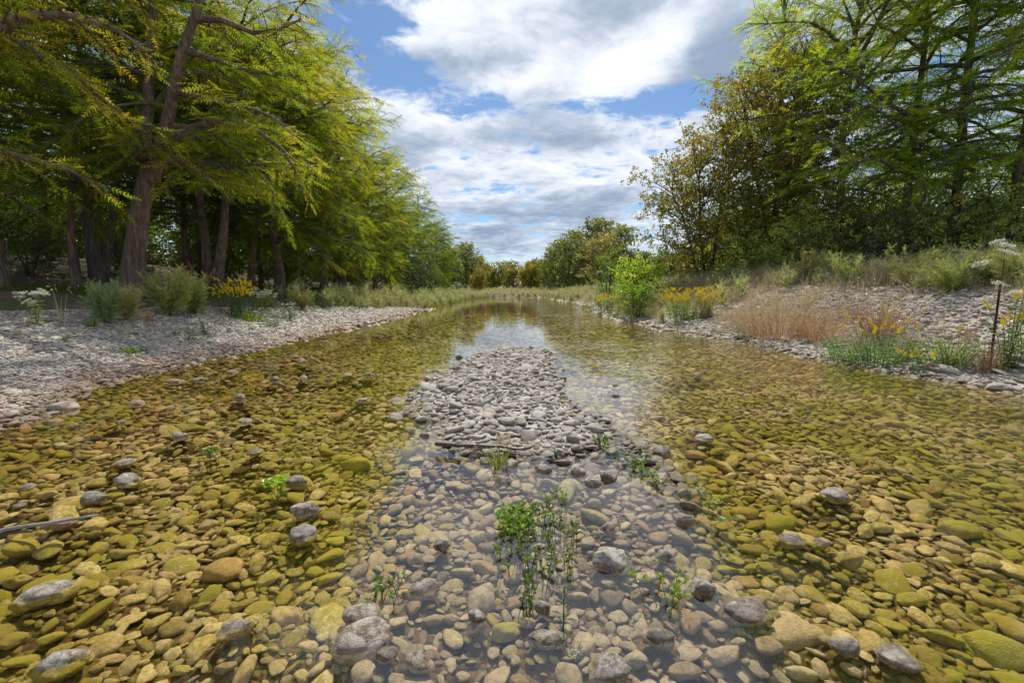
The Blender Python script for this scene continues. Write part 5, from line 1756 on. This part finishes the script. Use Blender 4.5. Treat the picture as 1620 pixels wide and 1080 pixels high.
water_sprigs('dense bright green cushion of watercress in the near shallows', 815, 826, 44, 34, 42, 1, .75, (1.1, 1.25, .8), hgt=(.025, .065))
water_sprigs('loose scatter of reddish-stemmed sprigs around the green cushion', 850, 850, 130, 110, 85, 2, .5, (1.0, .95, .7), leaf=.010, hgt=(.012, .05))
water_sprigs('thin line of sprigs behind the green cushion', 880, 792, 50, 30, 12, 3, .6, leaf=.011, hgt=(.02, .06))
water_sprigs('yellow-green sprigs right of the cratered rock', 1045, 930, 44, 40, 10, 4, .8, (1.3, 1.25, .6), leaf=.013, hgt=(.03, .08))
water_sprigs('few brown-stemmed sprigs beside the angular olive wedge', 832, 958, 34, 50, 9, 5, .35, (1.0, .8, .6), leaf=.010)
water_sprigs('trailing sprigs between the cream hump and the pale pitted stone', 610, 935, 60, 50, 12, 6, .6, leaf=.011, hgt=(.02, .07))
water_sprigs('green sprigs growing among the stones of the rib', 1000, 730, 60, 26, 14, 7, .6, leaf=.014, hgt=(.03, .09))
water_sprigs('low green sprigs at the outer corner of the rib', 1030, 755, 40, 24, 9, 8, .55, leaf=.015)
water_sprigs('green sprigs at the right edge of the gravel bar', 950, 705, 36, 18, 8, 9, .55, leaf=.016)
water_sprigs('slender sprig in the water beside the grey-topped brown boulder', 1118, 815, 14, 12, 4, 10, .7, leaf=.018, hgt=(.1, .2))
water_sprigs('bright green sprig at the side of the white speckled stone', 441, 768, 20, 10, 8, 11, .95, (1.3, 1.5, .8), leaf=.02, hgt=(.03, .07))
water_sprigs('few sprigs beside the low pale oval stone', 330, 718, 34, 10, 8, 12, .6, leaf=.016, hgt=(.03, .07))
water_sprigs('two thin sprigs in the cloud mirror right of the bar', 982, 588, 12, 8, 2, 13, .6, leaf=.03, hgt=(.2, .3))
weed('tall single water sprig with long narrow leaves in the near shallows', 890, 1000, 92, 1, None, 71, 'water_sprig', 'water plant', leaf=(.10, .006), nleaf=12, tint=.45, lean=.08, stemr=.004, loc=Vector((*W(890, 1000, -.08)[:2], -.08)))
weed('submerged grey-green leafy sprig at the foot of the tall water sprig', 908, 1036, 30, 4, None, 72, 'water_sprig', 'water plant', leaf=(.05, .008), nleaf=16, tint=.5, spread=.8, lean=.8, loc=Vector((*W(908, 1036, -.07)[:2], -.07)))
clump('green and straw grass tuft standing in the water before the gravel bar', 788, 731, 56, 46, 73, M_GRASS, (1.3, 1.2, .7), lean=.5, spread=.22, width=.006, seeds=5, loc=Vector((*W(788, 733)[:2], -.04)))
weed('tiny round-leaved green sprout on top of the gravel bar', 808, 586, 8, 3, None, 74, 'leafy_weed', 'plant', leaf=(.08, .04), nleaf=6, tint=.9, colour=(1.2, 1.4, .7))


# ------------------------------------------------------------------ driftwood
def stick(label, pts, r, mat, twigs=()):
    g = Geo()
    a, b = dense(np.array(pts), np.linspace(1, .45, len(pts)) * r, 4)
    a = a + np.random.RandomState(len(label)).normal(0, r * .12, a.shape)
    g.tube(a, b, 8, 0, .5, .06)
    o = link('driftwood_stick', g.mesh('driftwood_stick', [mat], True))
    tag(o, label, 'stick')
    for tp in twigs:
        tg = Geo()
        tg.tube(np.array(tp), np.linspace(1, .4, len(tp)) * r * .45, 5)
        link('twig', tg.mesh('twig', [mat], True), o)


def wp(px, py, z):
    x, y, t = W(px, py, z)
    return (x, y, z)


stick('long grey driftwood stick reaching in from the left edge', [wp(-40, 848, .03), wp(30, 834, .045), wp(95, 824, .05), wp(155, 814, .06)], .016, M_WOOD)
stick('short dark branch stub under the long grey driftwood stick', [wp(-30, 852, .0), wp(15, 842, .02), wp(52, 839, .03)], .016, M_WETWOOD)
stick('dark wet stick lying across the water at the foot of the bar', [wp(690, 702, .07), wp(735, 704, .085), wp(790, 706, .08), wp(832, 711, .06)], .022, M_WETWOOD, [[wp(745, 704, .085), wp(757, 711, .06), wp(766, 716, .03)]])
stick('thin grey twig lying on the stones of the gravel bar', [wp(756, 609, .2), wp(800, 611, .2), wp(850, 613, .2)], .008, M_WOOD)
